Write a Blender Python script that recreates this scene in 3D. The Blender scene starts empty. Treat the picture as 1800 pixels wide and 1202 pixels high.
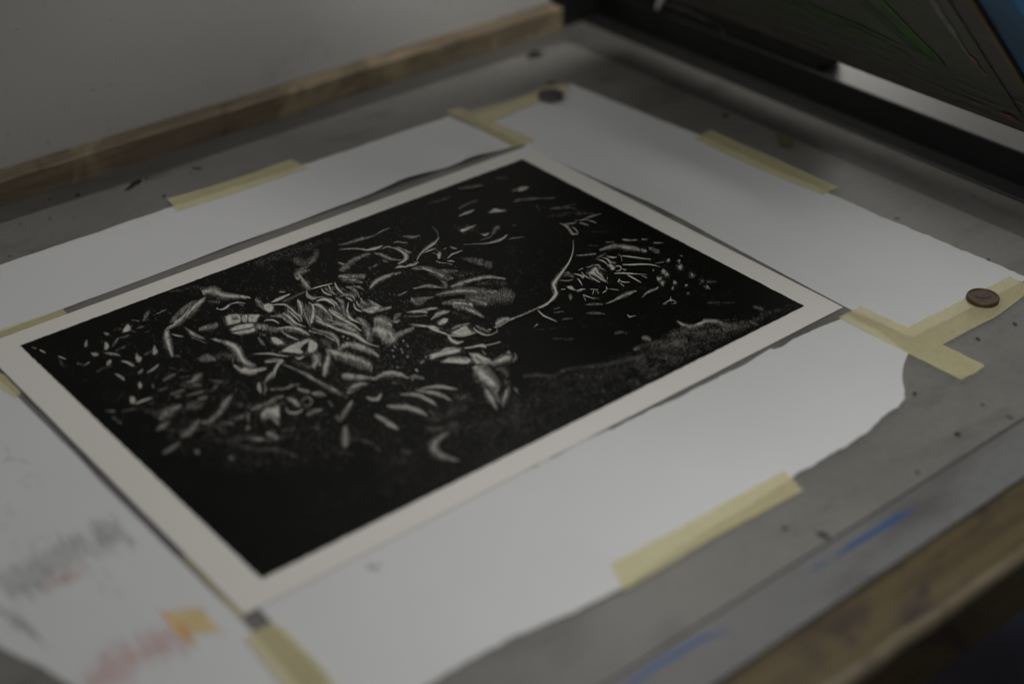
import bpy, math, random
from mathutils import Vector, Matrix
random.seed(7)
SC = bpy.context.scene
COL = SC.collection
mm = 0.001

# ---------------------------------------------------------------- camera
CAM = Vector((-0.46441, -0.65516, 0.5))
RX = ((0.77000419, 0.34776184, -0.53493481),
      (-0.6380114, 0.41189645, -0.65060185),
      (-0.00591675, 0.84226066, 0.53903801))
F_PX = 2685.757
cd = bpy.data.cameras.new("camera")
cam = bpy.data.objects.new("camera", cd)
COL.objects.link(cam)
cam.matrix_world = Matrix.Translation(CAM) @ Matrix(RX).to_4x4()
cd.sensor_width = 36.0
cd.lens = 53.715
cd.clip_start = 0.02
cd.clip_end = 60.0
cd.dof.use_dof = True
cd.dof.focus_distance = 0.985
cd.dof.aperture_fstop = 2.6
SC.camera = cam

# ---------------------------------------------------------------- light
w = bpy.data.worlds.new("World")
SC.world = w
w.use_nodes = True
bg = w.node_tree.nodes["Background"]
bg.inputs[0].default_value = (0.97, 0.98, 0.98, 1)
bg.inputs[1].default_value = 0.10
SC.view_settings.view_transform = 'Standard'
SC.view_settings.look = 'None'
SC.view_settings.exposure = 0.0
SC.view_settings.gamma = 1.0
SC.view_settings.use_curve_mapping = False

def area(name, loc, target, sx, sy, power, colour):
    l = bpy.data.lights.new(name, 'AREA')
    l.shape = 'RECTANGLE'
    l.size = sx
    l.size_y = sy
    l.energy = power
    l.color = colour
    o = bpy.data.objects.new(name, l)
    COL.objects.link(o)
    o.location = loc
    d = Vector(target) - Vector(loc)
    o.rotation_euler = d.to_track_quat('-Z', 'Y').to_euler()
    return o

# invented light sources: a low key in front and three fills
area("added_key", (0.060, -0.38, 0.47), (0.140, -0.50, 0), 0.24, 0.20, 1.22, (1.0, 0.985, 0.95))  # added key, set low so brightness falls off away from the front sheet
area("added_board_fill", (0.40, 0.15, 0.42), (0.18, 0.30, 0.0), 0.16, 0.16, 1.4, (1.0, 0.97, 0.92))  # added fill that brightens the right end of the board
area("added_sheet_fill", (-0.72, 0.28, 0.78), (0.60, 0.06, 0.10), 0.5, 0.4, 1.15, (0.98, 0.98, 0.965))  # added fill from the left for the right-hand sheet, no window there
area("added_wall_fill", (0.85, 1.10, 0.25), (1.30, 1.00, -0.40), 0.3, 0.3, 75.0, (1.0, 0.97, 0.93))  # added fill that brightens the wall strip under the screen

# ---------------------------------------------------------------- helpers
def at(px, py, z=0.0):
    """point of the photograph (1800 px wide) on the level plane z"""
    r = Vector(((px - 900) / F_PX, -(py - 601) / F_PX, -1.0))
    d = Vector([sum(RX[i][k] * r[k] for k in range(3)) for i in range(3)])
    t = (z - CAM.z) / d.z
    return CAM + d * t

def tag(o, label=None, cat=None, group=None, kind=None):
    for k, v in (("label", label), ("category", cat), ("group", group), ("kind", kind)):
        if v: o[k] = v
    return o

def mesh(name, verts, faces, mats, parent=None, midx=None, smooth=False):
    me = bpy.data.meshes.new(name)
    me.from_pydata([tuple(v) for v in verts], [], faces)
    for m in (mats if isinstance(mats, (list, tuple)) else [mats]):
        me.materials.append(m)
    if midx:
        me.polygons.foreach_set("material_index", midx)
    if smooth:
        me.polygons.foreach_set("use_smooth", [True] * len(faces))
    me.update()
    o = bpy.data.objects.new(name, me)
    COL.objects.link(o)
    if parent: o.parent = parent
    return o

def empty(name, loc):
    o = bpy.data.objects.new(name, None)
    o.empty_display_size = 0.01
    COL.objects.link(o)
    o.location = loc
    bpy.context.view_layer.update()
    return o

def box(V, F, a, b):
    n = len(V)
    (x0, y0, z0), (x1, y1, z1) = a, b
    V += [(x0,y0,z0),(x1,y0,z0),(x1,y1,z0),(x0,y1,z0),(x0,y0,z1),(x1,y0,z1),(x1,y1,z1),(x0,y1,z1)]
    F += [(n,n+3,n+2,n+1),(n+4,n+5,n+6,n+7),(n,n+1,n+5,n+4),(n+1,n+2,n+6,n+5),(n+2,n+3,n+7,n+6),(n+3,n,n+4,n+7)]

def bevel(o, wd, seg=2):
    m = o.modifiers.new("bevel", 'BEVEL')
    m.width = wd
    m.segments = seg
    m.limit_method = 'ANGLE'
    return o

def box_obj(name, a, b, mat, parent=None, bv=None):
    V, F = [], []
    box(V, F, a, b)
    o = mesh(name, V, F, mat, parent)
    if bv: bevel(o, bv)
    return o

# ---- materials
class NT:
    def __init__(s, name):
        s.m = bpy.data.materials.new(name)
        s.m.use_nodes = True
        s.t = s.m.node_tree
        s.b = s.t.nodes["Principled BSDF"]
        s.tc = s.t.nodes.new("ShaderNodeTexCoord")
    def n(s, typ, **kw):
        x = s.t.nodes.new(typ)
        for k, v in kw.items():
            if k in x.inputs.keys(): x.inputs[k].default_value = v
            else: setattr(x, k, v)
        return x
    def l(s, a, b): s.t.links.new(a, b)
    def noise(s, scale, detail=3, rough=0.55, stretch=None, dist=0.0, rot=None):
        nz = s.n("ShaderNodeTexNoise", Scale=scale, Detail=detail, Roughness=rough, Distortion=dist)
        mp = s.n("ShaderNodeMapping")
        s.l(s.tc.outputs["Object"], mp.inputs[0])
        if stretch: mp.inputs["Scale"].default_value = stretch
        if rot: mp.inputs["Rotation"].default_value = rot
        s.l(mp.outputs[0], nz.inputs["Vector"])
        return nz.outputs["Fac"]
    def ramp(s, fac, stops):
        r = s.n("ShaderNodeValToRGB")
        e = r.color_ramp.elements
        while len(e) < len(stops): e.new(0.5)
        for i, (p, c) in enumerate(stops):
            e[i].position = p
            e[i].color = (*c, 1) if len(c) == 3 else c
        s.l(fac, r.inputs[0])
        return r.outputs[0]
    def mix(s, a, b, fac, mode='MIX'):
        x = s.n("ShaderNodeMixRGB", blend_type=mode)
        for i, v in ((0, fac), (1, a), (2, b)):
            if hasattr(v, "is_linked"): s.l(v, x.inputs[i])
            else: x.inputs[i].default_value = v if not isinstance(v, tuple) else (*v, 1)[:4]
        return x.outputs[0]
    def bump(s, h, strength=0.3, dist=0.0004):
        b = s.n("ShaderNodeBump", Strength=strength, Distance=dist)
        s.l(h, b.inputs["Height"])
        s.l(b.outputs[0], s.b.inputs["Normal"])
    def base(s, c):
        if hasattr(c, "is_linked"): s.l(c, s.b.inputs["Base Color"])
        else: s.b.inputs["Base Color"].default_value = (*c, 1)
    def rough(s, r, spec=0.5):
        if hasattr(r, "is_linked"): s.l(r, s.b.inputs["Roughness"])
        else: s.b.inputs["Roughness"].default_value = r
        s.b.inputs["Specular IOR Level"].default_value = spec

def g(v): return (v, v, v)

def paper_mat(name, c, dark=0.93):
    t = NT(name)
    f = t.noise(9, 4, .6)
    fine = t.noise(900, 3, .7)
    col = t.ramp(f, [(0.3, tuple(x * dark for x in c)), (0.7, c)])
    spots = t.noise(160, 2, .5)
    sp = t.ramp(spots, [(0.0, g(0.0)), (0.765, g(0.0)), (0.80, g(0.45))])
    col = t.mix(col, tuple(x * 0.6 for x in c), sp)
    t.base(col)
    t.rough(0.62, 0.35)
    t.bump(fine, 0.12, 0.0002)
    return t.m
M_WHITE = paper_mat("white_paper", (0.72, 0.725, 0.735), 0.95)
M_CREAM = paper_mat("cream_paper", (0.785, 0.768, 0.71), 0.97)

t = NT("black_ink")
t.base(t.ramp(t.noise(60, 3), [(0.3, (0.0045, 0.0045, 0.0042)), (0.7, (0.0065, 0.0065, 0.006))]))
t.rough(0.5, 0.09)
t.bump(t.noise(1500, 2), 0.10, 0.0001)
M_INK = t.m
t = NT("unprinted_paper")
t.base((0.66, 0.64, 0.57)); t.rough(0.6, 0.3)
M_LINE = t.m
TONES = []
LV_ = [0.68 * 0.70 ** i_ for i_ in range(11)]
for i_, v_ in enumerate(LV_):
    t = NT("engraved_tone")
    t.base((v_, v_ * .975, v_ * .875)); t.rough(0.6, 0.25)
    TONES.append(t.m)

def bed_mat(name, c, blot=0.55, stretch=(1, 1, 1)):
    t = NT(name)
    big = t.noise(7, 5, .65, stretch=stretch)
    col = t.ramp(big, [(0.28, tuple(x * 0.80 for x in c)), (0.5, c), (0.72, tuple(x * 1.14 for x in c))])
    fine = t.noise(260, 4, .7)
    col = t.mix(col, tuple(x * 0.72 for x in c), t.ramp(fine, [(0.45, g(0)), (0.8, g(0.8))]))
    scr = t.noise(70, 4, .7, stretch=(0.12, 2.4, 1), rot=(0, 0, 0.4))
    col = t.mix(col, tuple(x * 1.5 for x in c), t.ramp(scr, [(0.62, g(0)), (0.75, g(0.28))]))
    spot = t.noise(140, 3, .6, dist=0.6)
    col = t.mix(col, (0.012, 0.012, 0.011), t.ramp(spot, [(0.74, g(0)), (0.83, g(blot * .6))]))
    st = t.noise(22, 3, .6, stretch=(0.5, 1.5, 1))
    col = t.mix(col, (0.05, 0.046, 0.04), t.ramp(st, [(0.54, g(0)), (0.74, g(0.6))]))
    t.base(col)
    t.l(t.ramp(big, [(0.3, g(0.40)), (0.7, g(0.55))]), t.b.inputs["Roughness"])
    t.b.inputs["Specular IOR Level"].default_value = 0.6
    t.bump(fine, 0.15, 0.0002)
    return t.m
M_BED = bed_mat("grey_press_bed", (0.19, 0.186, 0.172))
M_BORDER = bed_mat("dark_grey_laminate", (0.155, 0.155, 0.158), 0.4)
M_BORDER_DK = bed_mat("darker_grey_laminate", (0.085, 0.082, 0.075), 0.4)  # back and right border strips, darker than the front one

t = NT("masking_tape")
f = t.noise(40, 4, .6)
cr = t.noise(260, 4, .75, stretch=(1, 1, 1), dist=1.0)
t.base(t.mix(t.ramp(f, [(0.3, (0.82, 0.75, 0.42)), (0.7, (0.90, 0.83, 0.49))]), (0.60, 0.53, 0.29), t.ramp(cr, [(0.5, g(0)), (0.75, g(0.6))])))
t.rough(0.5, 0.4)
t.b.inputs["Alpha"].default_value = 0.37
t.bump(cr, 0.8, 0.0006)
M_TAPE = t.m
t = NT("old_brown_tape")
t.base((0.12, 0.10, 0.045)); t.rough(0.6)
M_SCRAP = t.m

def wood_mat(name, a, b, c, stretch=(1.2, 14, 14), stain=None):
    t = NT(name)
    f = t.noise(9, 5, .65, stretch=stretch, dist=0.4)
    col = t.ramp(f, [(0.25, a), (0.5, b), (0.78, c)])
    if stain:
        for (sc, lo, cc, amt) in stain:
            col = t.mix(col, cc, t.ramp(t.noise(sc, 4, .6, dist=0.8), [(lo, g(0)), (lo + 0.12, g(amt))]))
    t.base(col); t.rough(0.62, 0.3)
    t.bump(f, 0.25, 0.0008)
    return t.m
M_RAIL = wood_mat("aged_pine", (0.085, 0.062, 0.040), (0.135, 0.105, 0.068), (0.20, 0.165, 0.108),
                  stain=[(14, 0.55, (0.30, 0.24, 0.15), 0.6), (30, 0.62, (0.05, 0.035, 0.02), 0.5)])
M_TIMBER = wood_mat("paint_stained_timber", (0.046, 0.032, 0.015), (0.088, 0.066, 0.033), (0.135, 0.101, 0.049),
                    stain=[(11, 0.53, (0.036, 0.025, 0.028), 0.85), (19, 0.62, (0.15, 0.10, 0.025), 0.45),
                           (26, 0.63, (0.13, 0.12, 0.10), 0.5), (17, 0.66, (0.03, 0.02, 0.02), 0.6)])
M_EDGE = wood_mat("worn_timber_edge", (0.09, 0.07, 0.04), (0.17, 0.14, 0.09), (0.28, 0.245, 0.18),
                  stain=[(20, 0.56, (0.06, 0.042, 0.035), 0.6)])

def plain(name, c, r=0.5, spec=0.5, metal=0.0, var=0.2, scale=30, bump=0.0):
    t = NT(name)
    f = t.noise(scale, 4, .6)
    t.base(t.ramp(f, [(0.3, tuple(x * (1 - var) for x in c)), (0.7, tuple(x * (1 + var) for x in c))]))
    t.rough(r, spec)
    t.b.inputs["Metallic"].default_value = metal
    if bump: t.bump(f, bump, 0.0004)
    return t.m

t = NT("white_board")
c = (0.37, 0.366, 0.357)
f = t.noise(5, 4, .6)
col = t.ramp(f, [(0.3, tuple(x * .93 for x in c)), (0.7, c)])
sp = t.noise(170, 2, .5)
col = t.mix(col, (0.16, 0.115, 0.11), t.ramp(sp, [(0.70, g(0)), (0.78, g(0.75))]))
sm = t.noise(16, 4, .7, stretch=(1, 1, 1))
col = t.mix(col, (0.24, 0.235, 0.23), t.ramp(sm, [(0.62, g(0)), (0.80, g(0.6))]))
t.base(col); t.rough(0.45, 0.4)
M_BOARD = t.m
M_BAR = plain("black_painted_steel", (0.008, 0.008, 0.008), 0.45, 0.4)
M_DARKSEAM = plain("dirt_filled_seam", (0.018, 0.017, 0.015), 0.8)
M_COPPER = plain("dark_copper", (0.080, 0.042, 0.017), 0.42, 0.5, 0.25, .25, 300, .3)
M_COPPER_MARK = plain("copper_recess", (0.016, 0.010, 0.006), 0.5)
M_STEEL = plain("dull_grey_metal", (0.10, 0.095, 0.09), 0.4, 0.5, 0.5, .25, 300, .3)
M_STEEL_MARK = plain("steel_recess", (0.025, 0.025, 0.023), 0.5)
M_PENCIL = plain("pencil_line", (0.42, 0.42, 0.43), 0.6)
M_PENCIL_SOFT = plain("soft_pencil_shading", (0.55, 0.55, 0.56), 0.6)
M_RED = plain("red_crayon", (0.56, 0.38, 0.36), 0.6)
M_PINK = plain("pink_crayon", (0.64, 0.49, 0.48), 0.6)
M_ORANGE = plain("orange_crayon", (0.72, 0.38, 0.16), 0.6)
M_YELLOW = plain("yellow_crayon", (0.70, 0.54, 0.28), 0.6)
M_BLUE = plain("blue_paint", (0.030, 0.085, 0.215), 0.4)
M_BLOT = plain("black_ink_blot", (0.009, 0.009, 0.008), 0.4)
M_CHROME = plain("pale_metal", (0.5, 0.5, 0.48), 0.3, .5, .3)

# ---------------------------------------------------------------- setting: floor and studio wall
t = NT("dark_studio_floor")
col = t.ramp(t.noise(3, 3), [(0.35, (0.0015, 0.0015, 0.002)), (0.6, (0.004, 0.0045, 0.008))])
col = t.mix(col, (0.010, 0.002, 0.003), t.ramp(t.noise(2.2, 2), [(0.55, g(0)), (0.65, g(0.8))]))
t.base(col); t.rough(0.9, 0.02)
tag(mesh("floor", [(-4, -4, -0.85), (5, -4, -0.85), (5, 5, -0.85), (-4, 5, -0.85)], [(0, 1, 2, 3)], t.m), kind="structure")
t = NT("white_studio_wall")
col = t.ramp(t.noise(1.5, 3), [(0.35, (0.60, 0.60, 0.58)), (0.65, (0.70, 0.70, 0.68))])
t.base(col); t.rough(0.7)
V, F = [], []
box(V, F, (1.30, -3.5, -0.85), (1.36, 4.0, 2.4))
tag(mesh("studio_wall", V, F, t.m), "white studio wall seen in the gap under the lifted screen", "wall")

# ---------------------------------------------------------------- printing table
ZB = -0.0012                      # top of the bed
table = empty("printing_table", (0, 0, -0.03))
tag(table, "grey flat printing table with a dark border and paint stained timber edge", "printing table")
def tabl(name, a, b, mat, bv=None):
    V, F = [], []
    box(V, F, a, b)
    V = [(x, y, z + 0.03) for x, y, z in V]
    o = mesh(name, V, F, mat, table)
    if bv: bevel(o, bv)
    return o
X1 = 0.3815
Y1, Y0 = 0.2965, -0.2968
# bed with blots
V, F = [], []
box(V, F, (-0.75, Y0, -0.012), (X1, Y1, ZB))
mi = [0] * len(F)
def blob_pts(cx, cy, rx, ry, n=22, jag=0.35, ang=0):
    out = []
    ph = random.random() * 6
    for i in range(n):
        a = 2 * math.pi * i / n
        r = 1 + jag * (0.5 * math.sin(2 * a + ph) + 0.4 * math.sin(3 * a + 2 * ph) + random.uniform(-.35, .35))
        x, y = rx * r * math.cos(a), ry * r * math.sin(a)
        out.append((cx + x * math.cos(ang) - y * math.sin(ang), cy + x * math.sin(ang) + y * math.cos(ang)))
    return out
def flat_blob(V, F, pts, z):
    n = len(V)
    V += [tuple(at(x, y, z)) for x, y in pts]
    F.append(tuple(range(n, n + len(pts))))
k = 0
for (cx, cy, rx, ry, an) in [(231,328,11,4,-.6),(240,321,9,5,-.3),(258,314,3,2,0),(88,350,2,1.5,0),(137,342,3,2,0),(335,305,2,1,0),
        (346,296,8,2,0),(17,450,2,1.5,0),(83,439,2,1.5,0),(57,443,1.5,1,0),(36,394,2,1,0),(130,382,1.5,1,0),(88,384,2,1.2,0),(288,345,4,1.5,-.6),
        (1683,763,6,4,0),(1727,711,3.5,2.5,0),(1784,570,4,4,.8),(1719,596,5,3,.2),(1775,733,6,2.5,.4),(1380,928,6,3,0),(1447,940,14,4,.5),(1608,692,3,5,0),(1613,830,4,3,0),
        (1577,384,5,2,0),(1738,456,3,2,0),(1712,345,2,1.5,0),(1275,203,6,3,0),(968,147,8,3,0),(940,97,14,6,0)]:
    z = ZB + 0.0001 + k * 4e-6; k += 1
    flat_blob(V, F, blob_pts(cx, cy, rx, ry, ang=an), z)
    mi.append(1)
V = [(x, y, z + 0.03) for x, y, z in V]
mesh("bed", V, F, [M_BED, M_BLOT], table, mi)
# border strips round the bed: 0.3 mm lower and parted from it by a dirt filled seam
tabl("border_strip", (-0.75, Y1 + .001, -0.012), (0.52, 0.3600, ZB - .0006), M_BORDER_DK)
tabl("border_strip", (X1 + .001, Y0 + .0002, -0.012), (0.52, Y1 + .0008, ZB - .0006), M_BORDER_DK)
V, F = [], []
box(V, F, (-0.75, -0.3285, -0.012), (0.52, Y0 - 0.0011, ZB - .0003))
mi = [0] * 6
kk = 0
for spine in ([(1470,978,1),(1500,958,5),(1540,934,5),(1576,911,5),(1612,895,2)], [(1100,1207,5),(1150,1172,6),(1200,1142,6),(1235,1122,5),(1285,1105,1)],
              [(1425,1003,1),(1445,992,2),(1460,985,1)]):
    up, dn = [], []
    for i, (x, y, wd) in enumerate(spine):
        up.append((x - wd * .3 + random.uniform(-2, 2), y - wd + random.uniform(-1.5, 1.5)))
        dn.append((x + wd * .3 + random.uniform(-2, 2), y + wd * .7 + random.uniform(-1.5, 1.5)))
    flat_blob(V, F, up + dn[::-1], ZB - .0003 + .0001 + kk * 1e-5); kk += 1
    mi.append(1)
V = [(x, y, z + 0.03) for x, y, z in V]
mesh("border_strip", V, F, [M_BORDER, M_BLUE], table, mi)
tabl("seam", (-0.75, Y0 - .0011, -0.012), (0.52, Y0 + .0002, ZB - .0007), M_DARKSEAM)
# timber carcass under the laminate: top ledge, worn arris, front face
ZL = -0.0042
YE = at(1645, 1080, ZL).y
tabl("timber_ledge", (-0.75, YE + .0015, -0.045), (0.70, -0.3120, ZL - .0001), M_TIMBER)
V, F = [], []
n = 60
for i in range(n):
    x = -0.75 + 1.45 * i / (n - 1)
    j = random.uniform(-.0008, .0008)
    prof = [(YE + .0030 + j, ZL + .0004), (YE + .0010 + j, ZL + .0002), (YE - .0008 + j, ZL - .0012), (YE - .0016 + j * .5, ZL - .0036 + j), (YE - .0018, ZL - .0065 + 2 * j)]
    V += [(x, y, z + .03) for y, z in prof]
for i in range(n - 1):
    for q in range(4):
        a = i * 5 + q
        F.append((a, a + 1, a + 6, a + 5))
mesh("worn_edge", V, F, M_EDGE, table, smooth=True)
tabl("apron", (-0.75, YE - .0012, -0.048), (0.70, YE + .022, ZL - .0045), M_TIMBER)
tabl("underframe", (-0.72, -0.33, -0.10), (0.68, 0.60, -0.0461), M_BAR)
for lx in (-0.66, 0.60):
    for ly in (-0.33, 0.50):
        tabl("leg", (lx, ly, -0.85), (lx + .06, ly + .06, -0.1005), M_TIMBER)

# ---------------------------------------------------------------- board standing at the back
RY = 0.3216
board = empty("framed_board", (0, RY, 0))
tag(board, "upright off white speckled board in a worn wooden frame behind the table", "board")
def brd(name, a, b, mat, bv=None, lean=0.0):
    V, F = [], []
    box(V, F, a, b)
    V = [(x, y - RY + z * lean, z) for x, y, z in V]
    o = mesh(name, V, F, mat, board)
    if bv: bevel(o, bv)
    return o
# bottom frame rail, slightly uneven
V, F = [], []
n = 40
for i in range(n):
    x = -0.70 + 1.100 * i / (n - 1)
    a, b = random.uniform(-.0006, .0006), random.uniform(-.0006, .0006)
    prof = [(RY + a * .4, -0.0017), (RY + a, 0.0165 + b), (RY + .0015 + a, 0.0182 + b), (RY + .014, 0.0186 + b), (RY + .03, 0.0186), (RY + .03, -0.0017)]
    V += [(x, y - RY, z) for y, z in prof]
for i in range(n - 1):
    for q in range(6):
        a, b = i * 6 + q, i * 6 + (q + 1) % 6
        F.append((a, a + 6, b + 6, b))
F.append(tuple(range(6))); F.append(tuple(range((n - 1) * 6, n * 6))[::-1])
mesh("frame_rail", V, F, M_RAIL, board)
brd("panel", (-0.69, RY + .0138, 0.0187), (0.398, RY + .0200, 0.62), M_BOARD, lean=0.05)
tabx = brd("frame_stile", (-0.72, RY, 0.0190), (-0.69, RY + .03, 0.62), M_RAIL, lean=0.05)

# ---------------------------------------------------------------- hinge bar along the far side
BX = 0.4452
bar = empty("hinge_bar", (BX, 0, 0))
tag(bar, "black steel hinge bar running along the far edge of the table", "hinge bar")
def barb(name, a, b, mat, bv=None):
    V, F = [], []
    box(V, F, a, b)
    V = [(x - BX, y, z) for x, y, z in V]
    o = mesh(name, V, F, mat, bar)
    if bv: bevel(o, bv)
    return o
barb("beam", (BX, -0.75, ZB - .0005), (BX + .035, 0.42, 0.0244), M_BAR, .0012)
barb("base_flange", (BX - .020, -0.75, ZB - .0005), (BX - .0002, 0.42, ZB + .0012), M_BAR, .0006)
barb("corner_post", (0.4010, 0.3230, ZB - .0005), (BX - .0003, 0.3560, 0.20), M_BAR, .002)
barb("hinge_bracket", (BX + .0015, 0.068, 0.0247), (BX + .030, 0.42, 0.115), M_BAR, .002)

# ---------------------------------------------------------------- leaning post behind the bar, in the gap
post = box_obj("dark_post", (1.12, 0.352, -0.85), (1.17, 0.385, 1.2), plain("dark_grey_metal", (0.10, 0.10, 0.095), .5))  # dark grey is the post's own colour
tag(post, "slim dark upright post in front of the white studio wall", "post")

# ---------------------------------------------------------------- lifted screen leaning over the table
SX, SZ = 0.395, 0.0655            # lower edge of the frame
scr = empty("print_screen", (SX, 0, SZ))
tag(scr, "raised silk screen frame with green and blue tape and dried paint smears", "print screen")
S45 = math.sqrt(.5)
YN = -0.180                       # near corner
# local frame: u runs up the slope (-X, +Z), v along Y, w = outward normal (towards camera, -X -Z)
def sl(u, v, wv):
    return (-S45 * u - S45 * wv, v, S45 * u - S45 * wv)
def sbox(name, u0, u1, v0, v1, w0, w1, mat, parent=scr, bv=.0012):
    V, F = [], []
    box(V, F, (0, 0, 0), (1, 1, 1))
    V = [sl(u0 + a * (u1 - u0), v0 + b * (v1 - v0), w0 + c * (w1 - w0)) for a, b, c in V]
    o = mesh(name, V, F, mat, parent)
    if bv: bevel(o, bv)
    return o
t = NT("paint_smeared_frame")
f = t.noise(14, 4, .65, dist=.5)
col = t.ramp(f, [(0.3, (0.042, 0.037, 0.031)), (0.5, (0.066, 0.062, 0.052)), (0.75, (0.11, 0.09, 0.075))])
st = t.noise(40, 5, .75, stretch=(9, 0.35, 9))
col = t.mix(col, (0.20, 0.185, 0.16), t.ramp(st, [(0.56, g(0)), (0.72, g(0.7))]))
st2 = t.noise(9, 4, .7)
col = t.mix(col, (0.12, 0.04, 0.026), t.ramp(st2, [(0.58, g(0)), (0.72, g(0.55))]))
t.base(col); t.rough(0.55, .4)
M_SFRAME = t.m
t = NT("maroon_frame_edge")
col = t.ramp(t.noise(22, 4, .6), [(0.3, (0.030, 0.015, 0.012)), (0.6, (0.065, 0.028, 0.020)), (0.8, (0.06, 0.02, 0.012))])
t.base(col); t.rough(.6, .3)
M_MAROON = t.m
t = NT("olive_mesh")
col = t.ramp(t.noise(10, 3, .6), [(0.3, (0.045, 0.052, 0.034)), (0.7, (0.075, 0.086, 0.055))])
st = t.noise(26, 4, .7, stretch=(7, .5, 7))
col = t.mix(col, (0.10, 0.115, 0.075), t.ramp(st, [(0.60, g(0)), (0.78, g(0.5))]))
t.base(col); t.rough(.5, .4)
M_MESH = t.m
M_GREEN = plain("green_paint", (0.035, 0.095, 0.016), .5, .4, 0, .5, 60)
M_GREEN2 = plain("dark_green_paint", (0.035, 0.085, 0.018), .5, .4, 0, .4, 40)
M_GREEN3 = plain("thin_green_stain", (0.038, 0.062, 0.024), .5, .4, 0, .35, 30)
M_BLUET = plain("blue_tape", (0.008, 0.075, 0.155), .45, .4, 0, .45, 16)
M_OCHRE = plain("ochre_glue_line", (0.12, 0.085, 0.02), .6)
M_PALE = plain("pale_dried_paint", (0.17, 0.15, 0.135), .6, .3, 0, .4, 90)
M_REDP = plain("red_paint_drip", (0.26, 0.05, 0.03), .5)
LU, LV = 0.205, 0.415
sbox("frame_rail", 0, .050, YN, YN + LV, -.018, 0, M_SFRAME)
sbox("frame_rail", LU, LU + .05, YN, YN + LV, -.018, 0, M_SFRAME)
sbox("frame_rail", .0503, LU - .0003, YN, YN + .040, -.018, 0, M_SFRAME)
sbox("frame_rail", .0503, LU - .0003, YN + LV - .04, YN + LV, -.018, 0, M_SFRAME)
sbox("frame_edge", -.0045, -.0003, YN, YN + LV, -.016, -.0004, M_MAROON)
sbox("mesh_panel", .030, LU + .02, YN + .02, YN + LV - .02, .0004, .0009, M_MESH, bv=None)
# blue taped outer arm beyond the near rail, set back from the mesh side
sbox("blue_tape", -.03, LU + .05, YN - .030, YN - .0015, -.016, -.0015, M_BLUET)
sbox("glue_line", -.002, LU + .04, YN - .0012, YN + .002, .0003, .0012, M_OCHRE, bv=None)

def smear(name, pts, mat, wv, jag=.0006, parent=scr):
    """flat smear on the screen; pts = (u, v, half width)"""
    V, F = [], []
    m = 5
    P = []
    for i in range(len(pts) - 1):
        for j in range(m):
            f_ = j / m
            P.append([pts[i][q] * (1 - f_) + pts[i + 1][q] * f_ for q in range(3)])
    P.append(list(pts[-1]))
    for i, (u, v, h) in enumerate(P):
        a = P[max(0, i - 1)]; b = P[min(len(P) - 1, i + 1)]
        du, dv = b[0] - a[0], b[1] - a[1]
        L = math.hypot(du, dv) or 1
        nu, nv = -dv / L, du / L
        h1, h2 = h + random.uniform(-jag, jag), h + random.uniform(-jag, jag)
        V.append(sl(u + nu * h1, v + nv * h1, wv)); V.append(sl(u - nu * h2, v - nv * h2, wv))
    for i in range(len(P) - 1):
        a = 2 * i
        F.append((a, a + 1, a + 3, a + 2))
    return mesh(name, V, F, mat, parent)
def on_screen(px, py):
    """photo point -> (u, v) on the face of the screen"""
    r = Vector(((px - 900) / F_PX, -(py - 601) / F_PX, -1.0))
    d = Vector([sum(RX[i][k] * r[k] for k in range(3)) for i in range(3)])
    nrm = Vector((-S45, 0, -S45)); O = Vector((SX, 0, SZ))
    tt = nrm.dot(O - CAM) / nrm.dot(d)
    q = CAM + d * tt - O
    return (-S45 * q.x + S45 * q.z, q.y)
def ps(*pts): return [(*on_screen(x, y), wd * .0004) for x, y, wd in pts]
smear("green_smear", ps((1545,-8,6),(1580,30,9),(1618,72,14),(1638,92,16),(1662,113,3)), M_GREEN, .0014)
smear("green_smear", ps((1605,85,2),(1628,96,8),(1650,104,6),(1664,114,1)), M_GREEN, .0015)
smear("green_smear", ps((1400,-10,8),(1450,20,9),(1510,42,7),(1590,80,3)), M_GREEN2, .0013)
smear("green_smear", ps((1535,-10,8),(1575,35,8),(1612,80,4)), M_GREEN2, .00125)
smear("green_smear", ps((1300,-30,20),(1420,15,22),(1520,60,16),(1600,95,6)), M_GREEN3, .00118)
smear("green_smear", ps((1480,-30,14),(1540,20,16),(1600,75,10),(1640,105,3)), M_GREEN3, .00122)
smear("pale_smear", ps((1635,-10,8),(1668,40,7),(1700,90,4),(1735,130,2)), M_PALE, .0013)
smear("red_smear", ps((1760,196,3),(1778,203,8),(1795,214,4)), M_REDP, .0016)
smear("red_smear", ps((1700,90,2),(1716,103,4),(1722,115,2)), M_REDP, .0016)
smear("red_smear", ps((1262,42,2),(1272,52,6),(1276,62,3)), M_OCHRE, .0016)
# fine scratches of dried paint along the lower rail
V, F = [], []
for i in range(190):
    x0 = random.uniform(1150, 1770)
    y0 = (x0 - 1440) * .378 + 88 - abs(random.gauss(0, 26)) + 4
    L = random.uniform(20, 120)
    sl_ = .378 + random.gauss(0, .03)
    wd = random.uniform(.4, 1.3) * .0004
    if random.random() < .2:
        sl_ = random.uniform(.8, 1.5); L *= .4
    a = on_screen(x0, y0); b = on_screen(x0 + L, y0 + L * sl_)
    wv = .0018 + i * 2e-6
    n0 = len(V)
    V += [sl(a[0], a[1], wv), sl((a[0] + b[0]) / 2 + wd, (a[1] + b[1]) / 2, wv), sl(b[0], b[1], wv), sl((a[0] + b[0]) / 2 - wd, (a[1] + b[1]) / 2, wv)]
    F.append((n0, n0 + 1, n0 + 2, n0 + 3))
mesh("dried_paint_streaks", V, F, M_PALE, scr)["kind"] = "stuff"
smear("pale_smear", ps((1168,3,2),(1210,16,2.5),(1255,38,2)), M_CHROME, .0016)
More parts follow.
